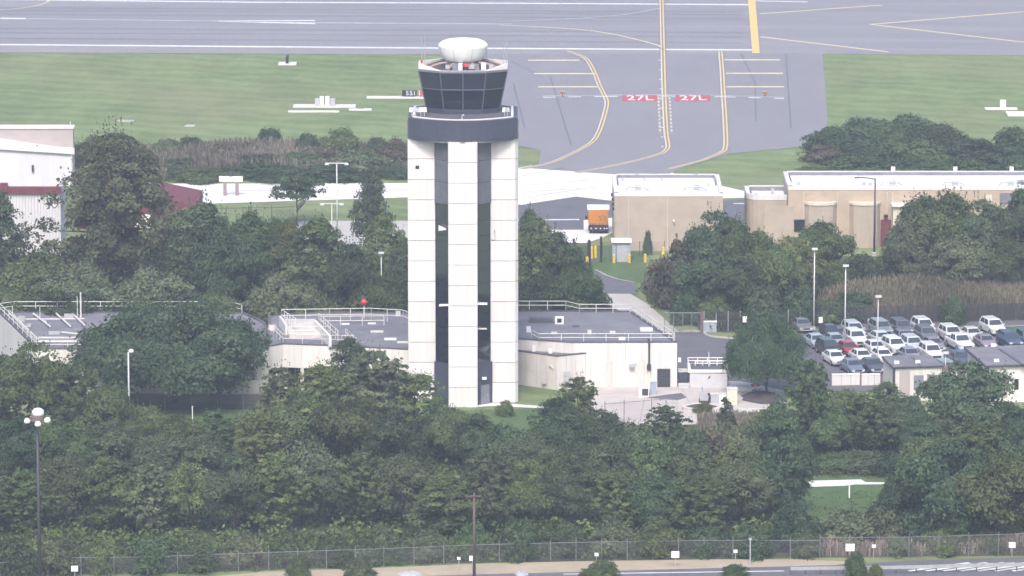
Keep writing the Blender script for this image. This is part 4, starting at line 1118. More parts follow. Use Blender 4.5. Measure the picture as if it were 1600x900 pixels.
for px, pb, pt, lab in ((920.5, 417, 377, 'thick black gate post beside the orange-yellow bollard'), (939, 410, 372, 'black gate post right of the yellow bollard pair'),
                        (877, 403, 374, 'black fence post with pale cap left of the gate'), (896.5, 404, 375, 'black fence post in front of the concrete apron')):
    p = G(px, pb)
    t = thing('gate_post', lab, 'gate post', p)
    MB().box((p.x, p.y, zpix(pt, p.y) / 2), (.3 if px != 920.5 else .5, .25, zpix(pt, p.y))).build('post', 'black_paint', t)
    MB().box((p.x, p.y, zpix(pt, p.y) + .1), (.5 if px == 877 else .32, .3, .2)).build('cap', 'white_paint' if px == 877 else 'black_paint', t)
p0, p1 = G(853, 404), G(918, 404)
t = thing('security_fence', 'dark mesh fence between the black posts left of the gate', 'fence', p0)
MB().slab(p0, p1, .1, 2.2, .02).build('mesh', 'chain_link_dark', t)
MB().tube([(p0.x, p0.y, 2.2), (p1.x, p1.y, 2.2)], .05, 5).build('rail', 'pole_dark', t)
MB().tube([(p0.x, p0.y, 1.1), (p1.x, p1.y, 1.1)], .04, 5).build('rail', 'pole_dark', t)
p0, p1 = G(941, 400), G(1038, 399)
t = thing('wire_fence', 'thin wire fence running behind the blue-grey shed', 'fence', p0)
MB().slab(p0, p1, .1, 2.0, .02).build('mesh', 'chain_link', t)
for k in range(6):
    q = p0.lerp(p1, k / 5); MB().tube([(q.x, q.y, 0), (q.x, q.y, 2.1)], .05, 5).build('post', 'pole_dark', t)

# gate by the concrete path
p0, p1 = G(1038, 521), G(1095, 521)
t = thing('swing_gate', 'pale tubular gate with mesh at the end of the concrete path', 'gate', p0)
zz = zpix(489, p0.y)
fr_ = MB()
for a, b in (((p0.x, 0.15), (p1.x, .15)), ((p0.x, zz), (p1.x, zz))): fr_.tube([(a[0], p0.y, a[1]), (b[0], p0.y, b[1])], .07, 5)
for k in range(5):
    x = p0.x + (p1.x - p0.x) * k / 4; fr_.tube([(x, p0.y, 0), (x, p0.y, zz)], .06, 5)
fr_.build('frame', 'fence_steel', t)
MB().slab(p0, p1, .15, zz, .015).build('mesh', 'chain_link', t)
MB().tube([(p1.x + .2, p0.y, 0), (p1.x + .2, p0.y, zz + .3)], .12, 6).build('post', 'rust_brown', t)
p = G(1109, 520)
t = thing('electric_cabinet', 'pale blue-grey cabinet beside the swing gate', 'cabinet', p)
boxes(t, [('case', (p.x, p.y + .4, .72), (1.75, .8, 1.35), 'shed_blue'), ('lid', (p.x, p.y + .4, 1.44), (1.85, .9, .08), 'white_paint'), ('door_seam', (p.x, p.y - .012, .72), (.04, .03, 1.2), 'slate_pale')])
p0, p1 = G(1100, 518), G(1250, 515)
t = thing('slat_fence', 'dark mesh fence running behind the blue-grey cabinet', 'fence', p0)
MB().slab(p0, p1, .1, 2.6, .02).build('mesh', 'chain_link_dark', t)
for k in range(9):
    q = p0.lerp(p1, k / 8); MB().tube([(q.x, q.y, 0), (q.x, q.y, 2.7)], .06, 5).build('post', 'galvanised', t)
p0, p1 = G(1250, 509), G(1700, 499)
t = thing('car_park_fence', 'dark mesh fence along the back of the car park', 'fence', p0)
MB().slab(p0, p1, .1, 2.4, .02).build('mesh', 'chain_link_dark', t)
MB().tube([(p0.x, p0.y, 2.4), (p1.x, p1.y, 2.4)], .04, 5).build('rail', 'pole_dark', t)
for k in range(16):
    q = p0.lerp(p1, k / 15); MB().tube([(q.x, q.y, 0), (q.x, q.y, 2.5)], .05, 5).build('post', 'pole_dark', t)
for px, pb, pt, lab in ((1163.5, 520, 494, 'white notice between the dark tree and the gate'), (1282, 512, 495, 'white notice beside the tallest lamp post'), (1480, 508, 494, 'white notice on the car park fence near the small bush'), (1357.5, 511, 496, 'grey notice behind the grey SUVs')):
    p = G(px, pb); zt = zpix(pt, p.y)
    t = thing('notice_sign', lab, 'sign', p)
    MB().box((p.x, p.y - .1, zt - .4), (.55 if px != 1357.5 else .35, .06, .8 if px != 1357.5 else .5), 0).build('board', 'white_paint' if px != 1357.5 else 'unit_grey', t)
    MB().box((p.x, p.y, zt / 2 - .2), (.08, .06, zt - .4)).build('post', 'pole_dark', t)
    if px == 1163.5: MB().box((p.x + .35, p.y - .08, zt - .35), (.16, .07, .9)).build('side_board', 'black_paint', t)

# ------------------------------------------------------------------ plant by the operations building
p = G(1107, 606)
t = thing('plant_tank', 'white square tank with railing on top beside the operations building', 'tank', p)
w = 62 / S(p); z1 = zpix(578, p.y)
MB().prism([(p.x - w / 2 + .15, p.y), (p.x + w / 2 - .15, p.y), (p.x + w / 2 + .1, p.y + 4.2), (p.x - w / 2 - .1, p.y + 4.2)], 0, z1 - .3).build('shell', 'tank_white', t)
MB().box((p.x, p.y + 2.1, z1 - .15), (w + .15, 4.5, .3)).build('rim', 'white_paint', t)
MB().box((p.x, p.y + 2.1, z1 + .01), (w - .6, 3.7, .04)).build('top', 'roof_edge', t)
railing(t, [(p.x - w / 2, p.y + .2), (p.x - w / 2, p.y + 4), (p.x + w / 2, p.y + 4), (p.x + w / 2, p.y + .2)], z1, .75, step=1.2, r=.06, m='white_paint')
railing(t, [(p.x - w / 2 + .9, p.y + 2.6), (p.x + w / 2 - .4, p.y + 2.6)], z1, .6, step=1.0, r=.06, m='white_paint')
MB().tube([(p.x + .1, p.y + 2, z1), (p.x + .1, p.y + 2, z1 + 1.9)], .05, 5).build('mast', 'white_paint', t)
MB().add([(p.x - .1, p.y - .03, 1.1), (p.x + .15, p.y - .03, 1.25), (p.x + .25, p.y - .03, 1.55), (p.x, p.y - .03, 1.4)], [(0, 1, 2, 3), (3, 2, 1, 0)]).build('hatch_mark', 'black_paint', t)
def unit(name, label, cat, px, pb, w, d, h, m, extra=None):
    p = G(px, pb)
    t = thing(name, label, cat, p)
    MB().box((p.x, p.y + d / 2, h / 2 + .05), (w, d, h)).build('case', m, t)
    MB().box((p.x, p.y + d / 2, h + .09), (w + .1, d + .1, .08)).build('lid', 'rail_paint', t)
    if extra: MB().box((p.x + extra[0], p.y - .02, h * .5), (extra[1], .05, extra[2])).build('grille', 'pole_dark', t)
    return t
unit('air_unit', 'white ground unit with dark grille before the operations building', 'air conditioner', 1006, 621, 1.25, 1.2, 1.35, 'white_paint', (.15, .75, .85))
unit('switch_cabinet', 'slim grey cabinet right of the white ground unit', 'cabinet', 1021, 617, .75, .7, 1.6, 'shed_blue')
unit('switch_cabinet', 'tall cream cabinet near the white tank', 'cabinet', 1144, 633, 1.25, 1.2, 1.9, 'box_cream')
unit('switch_cabinet', 'low grey cabinet between the flower bed and cream cabinet', 'cabinet', 1117, 631, 1.0, .9, 1.1, 'unit_grey')
unit('switch_cabinet', 'white low cabinet touching the tall cream cabinet', 'cabinet', 1129, 631, .8, .9, 1.1, 'white_paint')
unit('concrete_block', 'long white concrete block behind the tall cream cabinet', 'block', 1158, 612, 2.6, 1.5, .55, 'concrete_white')
unit('concrete_block', 'low white kerb block along the edge of the dark soil', 'block', 1185, 645, 4.5, .4, .35, 'concrete_white')
unit('generator_skid', 'dark machine tucked between building corner and white tank', 'generator', 1068, 603, 1.2, 2, 1.7, 'slate_metal')
unit('concrete_block', 'small white plinth left of the white tank', 'block', 1069, 607, 1.3, .8, .4, 'tank_white')
p = G(1097, 640)
t = thing('planter_bed', 'round stone-edged bed below the white tank', 'planter', p)
MB().lathe([(2.0, 0), (2.0, .45), (1.75, .5), (1.7, .3), (.1, .35)], p, 18, 1.2, .9).build('edging', 'cream_stain_shade', t)
MB().lathe([(1.7, .3), (1.2, .5), (.1, .6)], p, 14, 1.2, .9).build('soil', 'soil_dark', t)
p = G(1103, 628)
t = thing('generator', 'grey machine with dark hose above the round bed', 'generator', p)
boxes(t, [('case', (p.x, p.y, .7), (1.5, 1, 1.0), 'unit_grey'), ('frame', (p.x, p.y, .15), (1.7, 1.2, .2), 'pole_dark')])
MB().tube([(p.x + .3, p.y - .6, 1.2), (p.x + .5, p.y - .8, .8), (p.x + .3, p.y - .8, .3), (p.x + .55, p.y - .9, .15)], .14, 6).build('hose', 'black_paint', t)
MB().tube([(p.x - .4, p.y, 1.2), (p.x - .5, p.y, 1.9)], .1, 6).build('exhaust', 'galvanised', t)
# mound of dark soil
mp = G(1190, 622)
sm = MB(); n = 16; rings = []
for k, (f, hh) in enumerate(((1, 0), (.85, .35), (.6, .75), (.3, .95), (.05, 1.0))):
    rings.append([(mp.x + 2.6 * f * math.cos(2 * math.pi * i / n) * (1 + .12 * math.sin(i * 3 + k)), mp.y + 4 * f * math.sin(2 * math.pi * i / n) * (1 + .1 * math.cos(i * 2 + k)), hh * .55 * (1 + .2 * math.sin(i * 5))) for i in range(n)])
sm.loft(rings)
o = sm.build('soil_mound', 'soil_dark', smooth=True); o['kind'] = 'structure'
for k, px in enumerate((1176, 1184)):
    p = G(px, 611)
    t = thing('safety_barrier', ('left' if k == 0 else 'right') + ' of two small red and white barriers beside the dark tree', 'barrier', p)
    boxes(t, [('board', (p.x, p.y, .75), (.5, .12, .3), 'red_lamp'), ('board', (p.x, p.y, .35), (.5, .12, .22), 'white_paint'), ('leg', (p.x - .2, p.y, .1), (.08, .5, .2), 'pole_dark'), ('leg', (p.x + .2, p.y, .1), (.08, .5, .2), 'pole_dark')])

# ------------------------------------------------------------------ gatehouses in front of the car park
def roofed(name, label, roofpix, zt, front_idx, wall='cream_panel'):
    poly = [P(*q, zt) for q in roofpix]
    c = poly
    t = thing(name, label, 'building', (sum(p[0] for p in c) / len(c), sum(p[1] for p in c) / len(c), 0))
    cx, cy = sum(p[0] for p in c) / len(c), sum(p[1] for p in c) / len(c)
    inn = [(cx + (p[0] - cx) * .95, cy + (p[1] - cy) * .95) for p in c]
    MB().prism(inn, 0, zt - .001).build('wall', wall, t)
    MB().prism(poly, zt, zt + .25).build('roof', 'roof_gravel', t)
    MB().prism([(cx + (p[0] - cx) * 1.02, cy + (p[1] - cy) * 1.02) for p in c], zt - .06, zt + .12).build('fascia', 'dark_frame', t)
    return t, inn, poly
gh, inn, poly = roofed('gatehouse', 'cream gatehouse with flat grey roof behind the round tree', [(1378, 559), (1452, 557), (1474, 573), (1395, 575.5)], 4.2, 0)
fa, fb = inn[3], inn[2]
def on_front(fa, fb, t0, t1, z0, z1, nm, m, par, out=.08):
    a = Vector((*fa, 0)).lerp(Vector((*fb, 0)), t0); b = Vector((*fa, 0)).lerp(Vector((*fb, 0)), t1)
    return MB().slab(a, b, z0, z1, out + .03, out=out).build(nm, m, par)
on_front(fa, fb, -.02, .03, 0, 4.1, 'corner_post', 'pole_dark', gh)
on_front(fa, fb, .12, .34, .8, 3.9, 'door', 'pinkish_grey', gh)
on_front(fa, fb, .42, .62, 1.4, 3.2, 'window', 'slate_pale', gh)
on_front(fa, fb, .7, .9, 1.4, 3.2, 'window', 'slate_pale', gh)
for px, py in ((1401, 568), (1434, 567)):
    x, y = P(px, py, 4.45); MB().box((x, y, 4.6), (.6, .6, .3)).build('roof_vent', 'white_paint', gh)
mm0, mm1 = P(1424, 558.5, 4.45), P(1440, 573.5, 4.45)
MB().slab(mm0, mm1, 4.45, 4.52, .15).build('roof_seam', 'roof_edge', gh)
gk, inn, poly = roofed('gatehouse', 'larger cream gatehouse with grey roof cut by the right edge', [(1508, 546), (1640, 540), (1680, 569), (1540, 573)], 4.6, 0)
fa, fb = inn[3], inn[2]
on_front(fa, fb, -.01, .02, 0, 4.5, 'corner_post', 'pole_dark', gk)
on_front(fa, fb, .1, .24, .6, 3.9, 'door', 'pinkish_grey', gk)
on_front(fa, fb, .32, .37, 1.6, 2.9, 'window', 'window_dark', gk)
on_front(fa, fb, .6, .72, 1.6, 2.9, 'window', 'window_dark', gk)
lf_a, lf_b = inn[0], inn[3]
MB().slab(Vector((*lf_a, 0)).lerp(Vector((*lf_b, 0)), .78), Vector((*lf_a, 0)).lerp(Vector((*lf_b, 0)), .95), .2, 3.9, .1, out=.06).build('side_door', 'slate_metal', gk)
for px, py in ((1557, 565), (1552, 541)):
    x, y = P(px, py, 4.85); MB().box((x, y, 5.0), (.6, .6, .3)).build('roof_vent', 'white_paint', gk)
mm0, mm1 = P(1560, 546, 4.85), P(1596, 570, 4.85)
MB().slab(mm0, mm1, 4.85, 4.95, .35).build('roof_seam', 'roof_edge', gk)
p0, p1 = G(1458, 618), G(1546, 616)
t = thing('slat_canopy', 'brown beam on white posts linking the two gatehouses', 'canopy', p0)
MB().slab(p0, p1, 3.1, 3.6, .8).build('beam', 'rust_brown', t)
for k in range(13):
    q = p0.lerp(p1, k / 12); MB().box((q.x, q.y + .3, 1.55), (.16, .16, 3.1)).build('post', 'rail_paint', t)
MB().slab(p0 + Vector((0, 1.5, 0)), p1 + Vector((0, 1.5, 0)), 0, 3.0, .1).build('back_panel', 'cream_stain_shade', t)
for px0, px1, lab in ((1300, 1344, 'left, longer white wall section below the parked cars'), (1346.5, 1376, 'right, shorter white wall section below the parked cars')):
    a, b = G(px0, 603), G(px1, 602)
    t = thing('low_wall', lab, 'wall', a)
    MB().slab(a, b, 0, 1.35, .5).build('wall', 'white_panel', t)
    MB().slab(a, b, 1.35, 1.45, .58, out=.04).build('cap', 'white_paint', t)
    MB().slab(b + Vector((-.05, 0, 0)), b + Vector((.1, 0, 0)), 0, 1.7, .2, out=.05).build('end_post', 'rust_brown', t)
    n_ = 3
    for k in range(1, n_):
        q = a.lerp(b, k / n_); MB().box((q.x, q.y - .01, .7), (.04, .03, 1.25)).build('joint', 'joint_grey', t)

# ------------------------------------------------------------------ cars
def ring(y, hw, zb, zt, r=.12):
    return [(-hw, y, zb + r), (-hw + r * .6, y, zb), (hw - r * .6, y, zb), (hw, y, zb + r), (hw, y, zt - r), (hw - r, y, zt), (-hw + r, y, zt), (-hw, y, zt - r)]
def make_car(kind):
    o = bpy.data.objects.new('car', None); o.empty_display_size = .5; col.objects.link(o)
    if kind == 'sedan':
        L, st_ = 2.35, [(-2.35, .70, .38, .62), (-2.28, .82, .30, .72), (-1.7, .89, .24, .84), (-.95, .91, .24, .95), (1.0, .91, .24, 1.0), (1.85, .89, .24, 1.02), (2.28, .83, .3, .95), (2.35, .74, .4, .85)]
        gb, gt = (-1.05, 1.75, .86, .94), (-.3, 1.05, .64, 1.45)
        wr, wy = .33, (-1.45, 1.4)
    elif kind == 'suv':
        L, st_ = 2.4, [(-2.4, .74, .42, .86), (-2.32, .88, .34, .98), (-1.8, .95, .3, 1.06), (-1.0, .97, .28, 1.14), (1.0, .97, .28, 1.16), (2.0, .96, .3, 1.16), (2.32, .92, .34, 1.1), (2.4, .84, .44, 1.0)]
        gb, gt = (-1.15, 2.28, .92, 1.1), (-.45, 1.95, .72, 1.76)
        wr, wy = .38, (-1.5, 1.45)
    else:
        L, st_ = 2.75, [(-2.75, .78, .5, .95), (-2.66, .94, .42, 1.08), (-2.0, 1.0, .38, 1.16), (-1.2, 1.0, .36, 1.2), (1.0, 1.0, .36, 1.2), (2.5, 1.0, .38, 1.2), (2.7, .97, .42, 1.15), (2.75, .9, .5, 1.05)]
        gb, gt = (-1.25, 1.0, .93, 1.16), (-.55, .75, .74, 1.85)
        wr, wy = .42, (-1.75, 1.7)
    MB().loft([ring(*s_) for s_ in st_]).build('body', 'car_paint', o, world=False)
    def cabr(b): 
        y0, y1, hw_, z_ = b
        return [Vector((-hw_, y0, z_)), Vector((hw_, y0, z_)), Vector((hw_, y1, z_)), Vector((-hw_, y1, z_))]
    B, T = cabr(gb), cabr(gt)
    roof = [Vector((p.x * .9, p.y + (.12 if i < 2 else -.12), p.z + .05)) for i, p in enumerate(T)]
    MB().loft([B, T, roof]).build('cabin', 'car_paint', o, world=False)
    def pane(i, j, s0, s1, nm, t0=.12, t1=.9):
        A, Bq, C, D = B[i], B[j], T[j], T[i]
        n = (Bq - A).cross(D - A).normalized(); q = []
        for s_, t_ in ((s0, t0), (s1, t0), (s1, t1), (s0, t1)):
            q.append(A.lerp(Bq, s_).lerp(D.lerp(C, s_), t_) + n * .012)
        MB().quad(*q).build(nm, 'car_glass', o, world=False)
    pane(0, 1, .05, .95, 'windscreen'); pane(2, 3, .08, .92, 'rear_window')
    for i, j in ((1, 2), (3, 0)):
        pane(i, j, .1, .48, 'side_window', .15); pane(i, j, .53, .9, 'side_window', .15)
    for sx in (-1, 1):
        for yy_ in wy:
            w_ = MB().cyl_y((sx * (st_[3][1] - .1), yy_, wr), wr, .24).build('wheel', 'tyre', o, world=False)
            MB().cyl_y((sx * (st_[3][1] + .025), yy_, wr), wr * .62, .03, 10).build('rim', 'rim_silver', w_, world=False)
        fz = st_[1][3]
        MB().box((sx * (st_[1][1] - .22), -L + .03, fz - .12), (.36, .12, .17)).build('headlight', 'headlight', o, world=False)
        MB().box((sx * (st_[1][1] - .16), L - .04, fz - .02), (.24, .12, .2)).build('tail_light', 'tail_red', o, world=False)
        MB().box((sx * (gb[2] + .13), gb[0] + .25, gb[3] + .08), (.2, .12, .15)).build('mirror', 'car_paint', o, world=False)
    MB().box((0, -L + .0, st_[0][2] + .2), (.86 if kind == 'sedan' else 1.0, .08, .18 if kind == 'sedan' else .32)).build('grille', 'grille_black', o, world=False)
    MB().box((0, -L - .03, st_[0][2] + .06), (1.3, .08, .1)).build('bumper', 'unit_grey', o, world=False)
    if kind == 'pickup':
        MB().box((0, 1.85, 1.205), (1.7, 1.4, .02)).build('bed', 'grille_black', o, world=False)
    return o
WHITE, SILV, GREY, DARK, BLUE, RED = (.62, .62, .62), (.4, .42, .45), (.17, .18, .2), (.03, .032, .04), (.05, .07, .13), (.3, .03, .035)
cars = [
 # px, py (centre of the visible car), colour, kind, label
 (1261, 517, GREY, 'sedan', 'grey sedan half hidden by the dark tree, at the back left of the car park'),
 (1293, 520, DARK, 'sedan', 'black sedan at the back of the car park beside the white notice'),
 (1331, 520, SILV, 'suv', 'silver car behind the lamp post at the back row'),
 (1372, 516, (.2, .23, .25), 'suv', 'grey-green SUV in the back row left of the dark grey one'),
 (1407, 517, (.1, .11, .13), 'suv', 'dark grey SUV in the back row left of the white SUV'),
 (1441, 515, WHITE, 'suv', 'white SUV in the back row left of the small bush'),
 (1270, 534, (.33, .38, .43), 'sedan', 'pale blue-grey sedan beside the dark tree, second row'),
 (1287, 545, DARK, 'suv', 'black SUV nearest the dark tree, with pale bonnet badge'),
 (1306, 537, (.3, .32, .35), 'sedan', 'mid grey sedan just behind the red car'),
 (1326, 549, RED, 'sedan', 'red car, the only red one in the car park'),
 (1340, 536, WHITE, 'suv', 'white SUV right behind the red car and lamp post'),
 (1361, 543, WHITE, 'sedan', 'white sedan crossed by the thin lamp post'),
 (1380, 535, (.5, .52, .52), 'sedan', 'light silver sedan right of the thin lamp post'),
 (1396, 548, (.66, .66, .66), 'suv', 'white SUV with dark grille in the middle of the car park'),
 (1419, 535, (.16, .16, .2), 'sedan', 'purple-grey sedan below the dark grey SUV'),
 (1431, 548, (.48, .51, .52), 'suv', 'pale silver SUV in the middle, right of the white one with grille'),
 (1453, 532, (.14, .14, .16), 'suv', 'charcoal SUV directly below the back-row white SUV'),
 (1463, 545, (.2, .2, .23), 'sedan', 'grey sedan left of the white pickup'),
 (1487, 528, WHITE, 'suv', 'white SUV behind the white pickup'),
 (1503, 543, WHITE, 'pickup', 'white pickup with dark grille beside the gatehouse roof'),
 (1525, 530, (.55, .54, .5), 'sedan', 'cream sedan between white SUV and mauve car'),
 (1540, 538, (.24, .19, .24), 'sedan', 'mauve sedan just above the larger gatehouse roof'),
 (1574, 535, BLUE, 'suv', 'dark blue SUV with pale bonnet behind the larger gatehouse'),
 (1599, 531, (.09, .13, .17), 'suv', 'blue-green SUV cut by the right edge of the picture'),
 (1308, 566, WHITE, 'sedan', 'white sedan at the front left corner of the car park'),
 (1327, 574, (.13, .16, .22), 'sedan', 'dark blue sedan at the front, above the low white wall'),
 (1349, 563, WHITE, 'sedan', 'white sedan in the front row left of the thin lamp post'),
 (1361, 575, (.06, .065, .09), 'sedan', 'black sedan at the front above the shorter wall section'),
 (1384, 563, (.68, .68, .68), 'sedan', 'white car mostly hidden behind the smaller gatehouse roof'),
 (1427, 562, (.22, .22, .26), 'sedan', 'grey car peeking over the smaller gatehouse roof'),
 (1463, 561, WHITE, 'suv', 'white SUV just above the round front tree'),
 (1495, 566, (.07, .08, .15), 'pickup', 'dark blue pickup left of the larger gatehouse'),
 (1469, 577, (.24, .27, .26), 'suv', 'grey-green SUV behind the round front tree, nearest the gatehouses'),
 (1551, 516, WHITE, 'suv', 'white SUV with black grille standing alone at the back right'),
]
CA = R(14)
hv = Vector((math.sin(CA), -math.cos(CA), 0)); uv = Vector((math.cos(CA), math.sin(CA), 0))
O0 = G(1441, 521)
protos = {}
lat = []
for c in cars:
    g = G(c[0], c[1] + 5); d = g - O0
    lat.append([d.dot(uv), d.dot(hv), c])
rows = {}
for L_ in lat:
    if L_[2][0] == 1551: rows.setdefault('solo', []).append(L_); continue
    rows.setdefault(round(L_[1] / 5.6), []).append(L_)
placed = []
for rk, lst in rows.items():
    lst.sort(key=lambda a: a[0])
    last = -1e9
    for L_ in lst:
        u = max(L_[0], last + 2.5); last = u
        v = L_[1] if rk == 'solo' else rk * 5.6 + random.uniform(-.3, .3)
        placed.append((O0 + uv * u + hv * v, L_[2]))
for pos, c in placed:
    k = c[3]
    if k not in protos:
        protos[k] = make_car(k); o = protos[k]
    else:
        o = dup(protos[k])
    o.location = (pos.x, pos.y, .05)
    o.scale = (1.09, 1.09, 1.09)
    o.rotation_euler = (0, 0, CA + random.uniform(-.04, .04))
    tag(o, c[4], 'car', 'cars in the car park')
    for ch in o.children:
        if ch.name.split('.')[0] in ('body', 'cabin', 'mirror'): ch.color = (*c[2], 1)

# ------------------------------------------------------------------ fences and poles at the bottom
def chain_fence(label, pix, zt=2.6, n=None, name='chain_link_fence', barbed=True, m='chain_link', pm='fence_steel'):
    pts = [G(*q) for q in pix]
    t = thing(name, label, 'fence', pts[0])
    mm = MB()
    for a, b in zip(pts[:-1], pts[1:]): mm.slab(a, b, .05, zt, .015)
    mm.build('mesh', m, t)
    rr_ = MB()
    for a, b in zip(pts[:-1], pts[1:]): rr_.tube([(a.x, a.y, zt), (b.x, b.y, zt)], .035, 4)
    rr_.build('top_rail', pm, t)
    tot = 0
    for a, b in zip(pts[:-1], pts[1:]):
        L = (b - a).length; k_ = max(1, round(L / 3.05))
        for k in range(k_):
            q = a.lerp(b, k / k_)
            MB().tube([(q.x, q.y, 0), (q.x, q.y, zt + .35)], .05, 5).build('post', pm, t)
    return t
chain_fence('long chain-link fence along the bottom edge of the wood', [(-60, 915), (75, 901), (230, 899), (420, 892), (600, 886), (740, 880), (900, 876), (1100, 873), (1280, 873)], 2.0)
chain_fence('chain-link fence in front of the pale reeds at lower right', [(1281, 872.8), (1420, 872), (1560, 868), (1700, 862)], 2.3)
chain_fence('chain-link fence crossing the lawn below the big round tree', [(215, 642), (300, 641), (420, 640)], 1.9, m='chain_link_dark')
chain_fence('dark wire fence on the grass left of the small round tree', [(318, 347), (460, 344)], 2.0, pm='pole_dark')
chain_fence('thin fence round the concrete plaza beside the annex', [(945, 664), (975, 662), (1018, 658), (1060, 655)], 2.6)
for px, py, lab, s_ in ((117, 888, 'white notice on the bottom fence, leftmost', .6), (738, 872, 'white notice on the wooden pole', .55), (1055, 866, 'white notice on the bottom fence right of centre', .7), (1328, 855, 'pale notice above the reeds at lower right', .8),
                        (717, 872, 'tiny notice left of the wooden pole', .3), (932, 866, 'tiny notice in the middle of the bottom fence', .35), (1149, 861, 'tiny notice at the fence near the pale shrub', .35), (1365, 853, 'small pale notice among the reeds', .35), (1581, 851, 'pale notice on the fence at the far right', .6)):
    b = G(px, py + 20)
    t = thing('notice_sign', lab, 'sign', b)
    zz = zpix(py, b.y)
    MB().box((b.x, b.y - .12, zz), (s_ * 1.2, .05, s_)).build('board', 'white_paint', t)
    MB().box((b.x, b.y - .06, zz / 2), (.06, .05, zz)).build('post', 'galvanised', t)
p = G(741, 912)
t = thing('utility_pole', 'dark wooden pole at the bottom centre before the fence', 'pole', p)
MB().tube([(p.x, p.y, 0), (p.x, p.y, zpix(770, p.y))], .17, 8, r2=.12).build('pole', 'wood_pole', t, smooth=True)
MB().box((p.x, p.y - .1, zpix(775, p.y)), (1.6, .12, .14)).build('crossarm', 'wood_pole', t)
p = G(1172, 884)
t = thing('fence_mast', 'thin grey mast at the fence right of the bottom centre', 'pole', p)
MB().tube([(p.x, p.y, 0), (p.x, p.y, zpix(842, p.y))], .07, 6).build('pole', 'unit_grey', t)
MB().box((p.x, p.y, zpix(842, p.y)), (.3, .2, .2)).build('cap', 'unit_grey', t)
# floodlight mast at lower left
p = G(63, 950)
t = thing('floodlight_mast', 'grey mast with white floodlights round its head at lower left', 'floodlight', p)
zt = zpix(652, p.y)
MB().tube([(p.x, p.y, 0), (p.x, p.y, zt)], .22, 8, r2=.13).build('pole', 'pole_dark', t, smooth=True)
MB().lathe([(.15, -.5), (.7, -.35), (.75, .1), (.15, .2)], (p.x, p.y, zt), 12).build('ring', 'rust_brown', t)
MB().lathe([(.5, 0), (.62, .2), (.6, .55), (.35, .78), (.05, .82)], (p.x + .1, p.y, zt + .15), 14).build('dome', 'white_paint', t, smooth=True)
for dx, dy, dz in ((-1.0, -.1, -.35), (.15, -.9, -.5), (1.05, -.2, -.25), (.1, .9, -.3)):
    a = MB().tube([(p.x, p.y, zt - .1), (p.x + dx, p.y + dy, zt + dz + .25)], .06, 5).build('arm', 'pole_dark', t)
    MB().lathe([(.36, -.2), (.33, .05), (.2, .25), (.05, .3)], (p.x + dx, p.y + dy, zt + dz), 10).build('floodlight', 'white_paint', a, smooth=True)
p = G(1327, 778)
t = thing('marker_post', 'short white post in the meadow below the white slab', 'post', p)
MB().box((p.x, p.y, .85), (.15, .1, 1.7)).build('post', 'white_paint', t)
MB().box((p.x, p.y, 1.75), (.3, .16, .12)).build('cap', 'white_paint', t)
p = G(301, 672)
t = thing('marker_post', 'thin pale post on the lawn below the big round tree', 'post', p)
MB().box((p.x, p.y, 1.4), (.12, .1, 2.8)).build('post', 'pole_white', t)
MB().box((p.x, p.y, 2.85), (.2, .16, .1)).build('cap', 'pole_white', t)
pts = [G(1235, 899), G(1400, 897), G(1620, 892)]
t = thing('guard_rail', 'pale guard rail along the road at the bottom right', 'guard rail', pts[0])
g_ = MB()
for a, b in zip(pts[:-1], pts[1:]): g_.slab(a, b, .55, .9, .08)
g_.build('beam', 'galvanised', t)
for a, b in zip(pts[:-1], pts[1:]):
    for k in range(7):
        q = a.lerp(b, k / 7); MB().box((q.x, q.y + .1, .42), (.12, .12, .84)).build('post', 'wood_pole', t)
for px, w in ((640, 20), (815, 11)):
    a = G(px - w, 898); b = G(px + w, 897)
    mbk = MB(); rings = []
    cx, cy = (a.x + b.x) / 2, (a.y + b.y) / 2
    for f, hh in ((1, 0), (.9, .3), (.65, .55), (.3, .7), (.02, .72)):
        rings.append([(cx + (b.x - a.x) / 2 * f * math.cos(2 * math.pi * i / 14) * (1 + .15 * math.sin(3 * i)), cy + 1.2 * f * math.sin(2 * math.pi * i / 14), hh * .4 * (1 + .25 * math.sin(i * 4.3))) for i in range(14)])
    tag(mbk.loft(rings).build('rubble_heap', 'unit_grey'), 'wide pale rubble heap at the bottom left of the wooden pole' if px == 640 else 'small pale rubble heap at the bottom right of the wooden pole', 'rubble')
# ------------------------------------------------------------------ trees
def leaf_mesh(name, cen, nor, size, tint, m):
    n = len(cen)
    up = rng.normal(size=(n, 3))
    a = np.cross(nor, up); a /= (np.linalg.norm(a, axis=1, keepdims=True) + 1e-9)
    b = np.cross(nor, a)
    s = size[:, None]
    asp = rng.uniform(.5, .8, size=(n, 1))
    v = np.empty((n, 4, 3))
    v[:, 0] = cen - a * s; v[:, 1] = cen - b * s * asp; v[:, 2] = cen + a * s + nor * s * .25; v[:, 3] = cen + b * s * asp
    me = bpy.data.meshes.new(name)
    me.vertices.add(n * 4); me.loops.add(n * 4); me.polygons.add(n)
    me.vertices.foreach_set('co', v.reshape(-1).astype(np.float32))
    me.loops.foreach_set('vertex_index', np.arange(n * 4, dtype=np.int32))
    me.polygons.foreach_set('loop_start', np.arange(0, n * 4, 4, dtype=np.int32))
    me.polygons.foreach_set('loop_total', np.full(n, 4, dtype=np.int32))
    at = me.attributes.new('tint', 'FLOAT', 'FACE')
    at.data.foreach_set('value', np.clip(tint, 0, 1).astype(np.float32))
    me.materials.append(MATS[m])
    me.update(); me.validate()
    return me

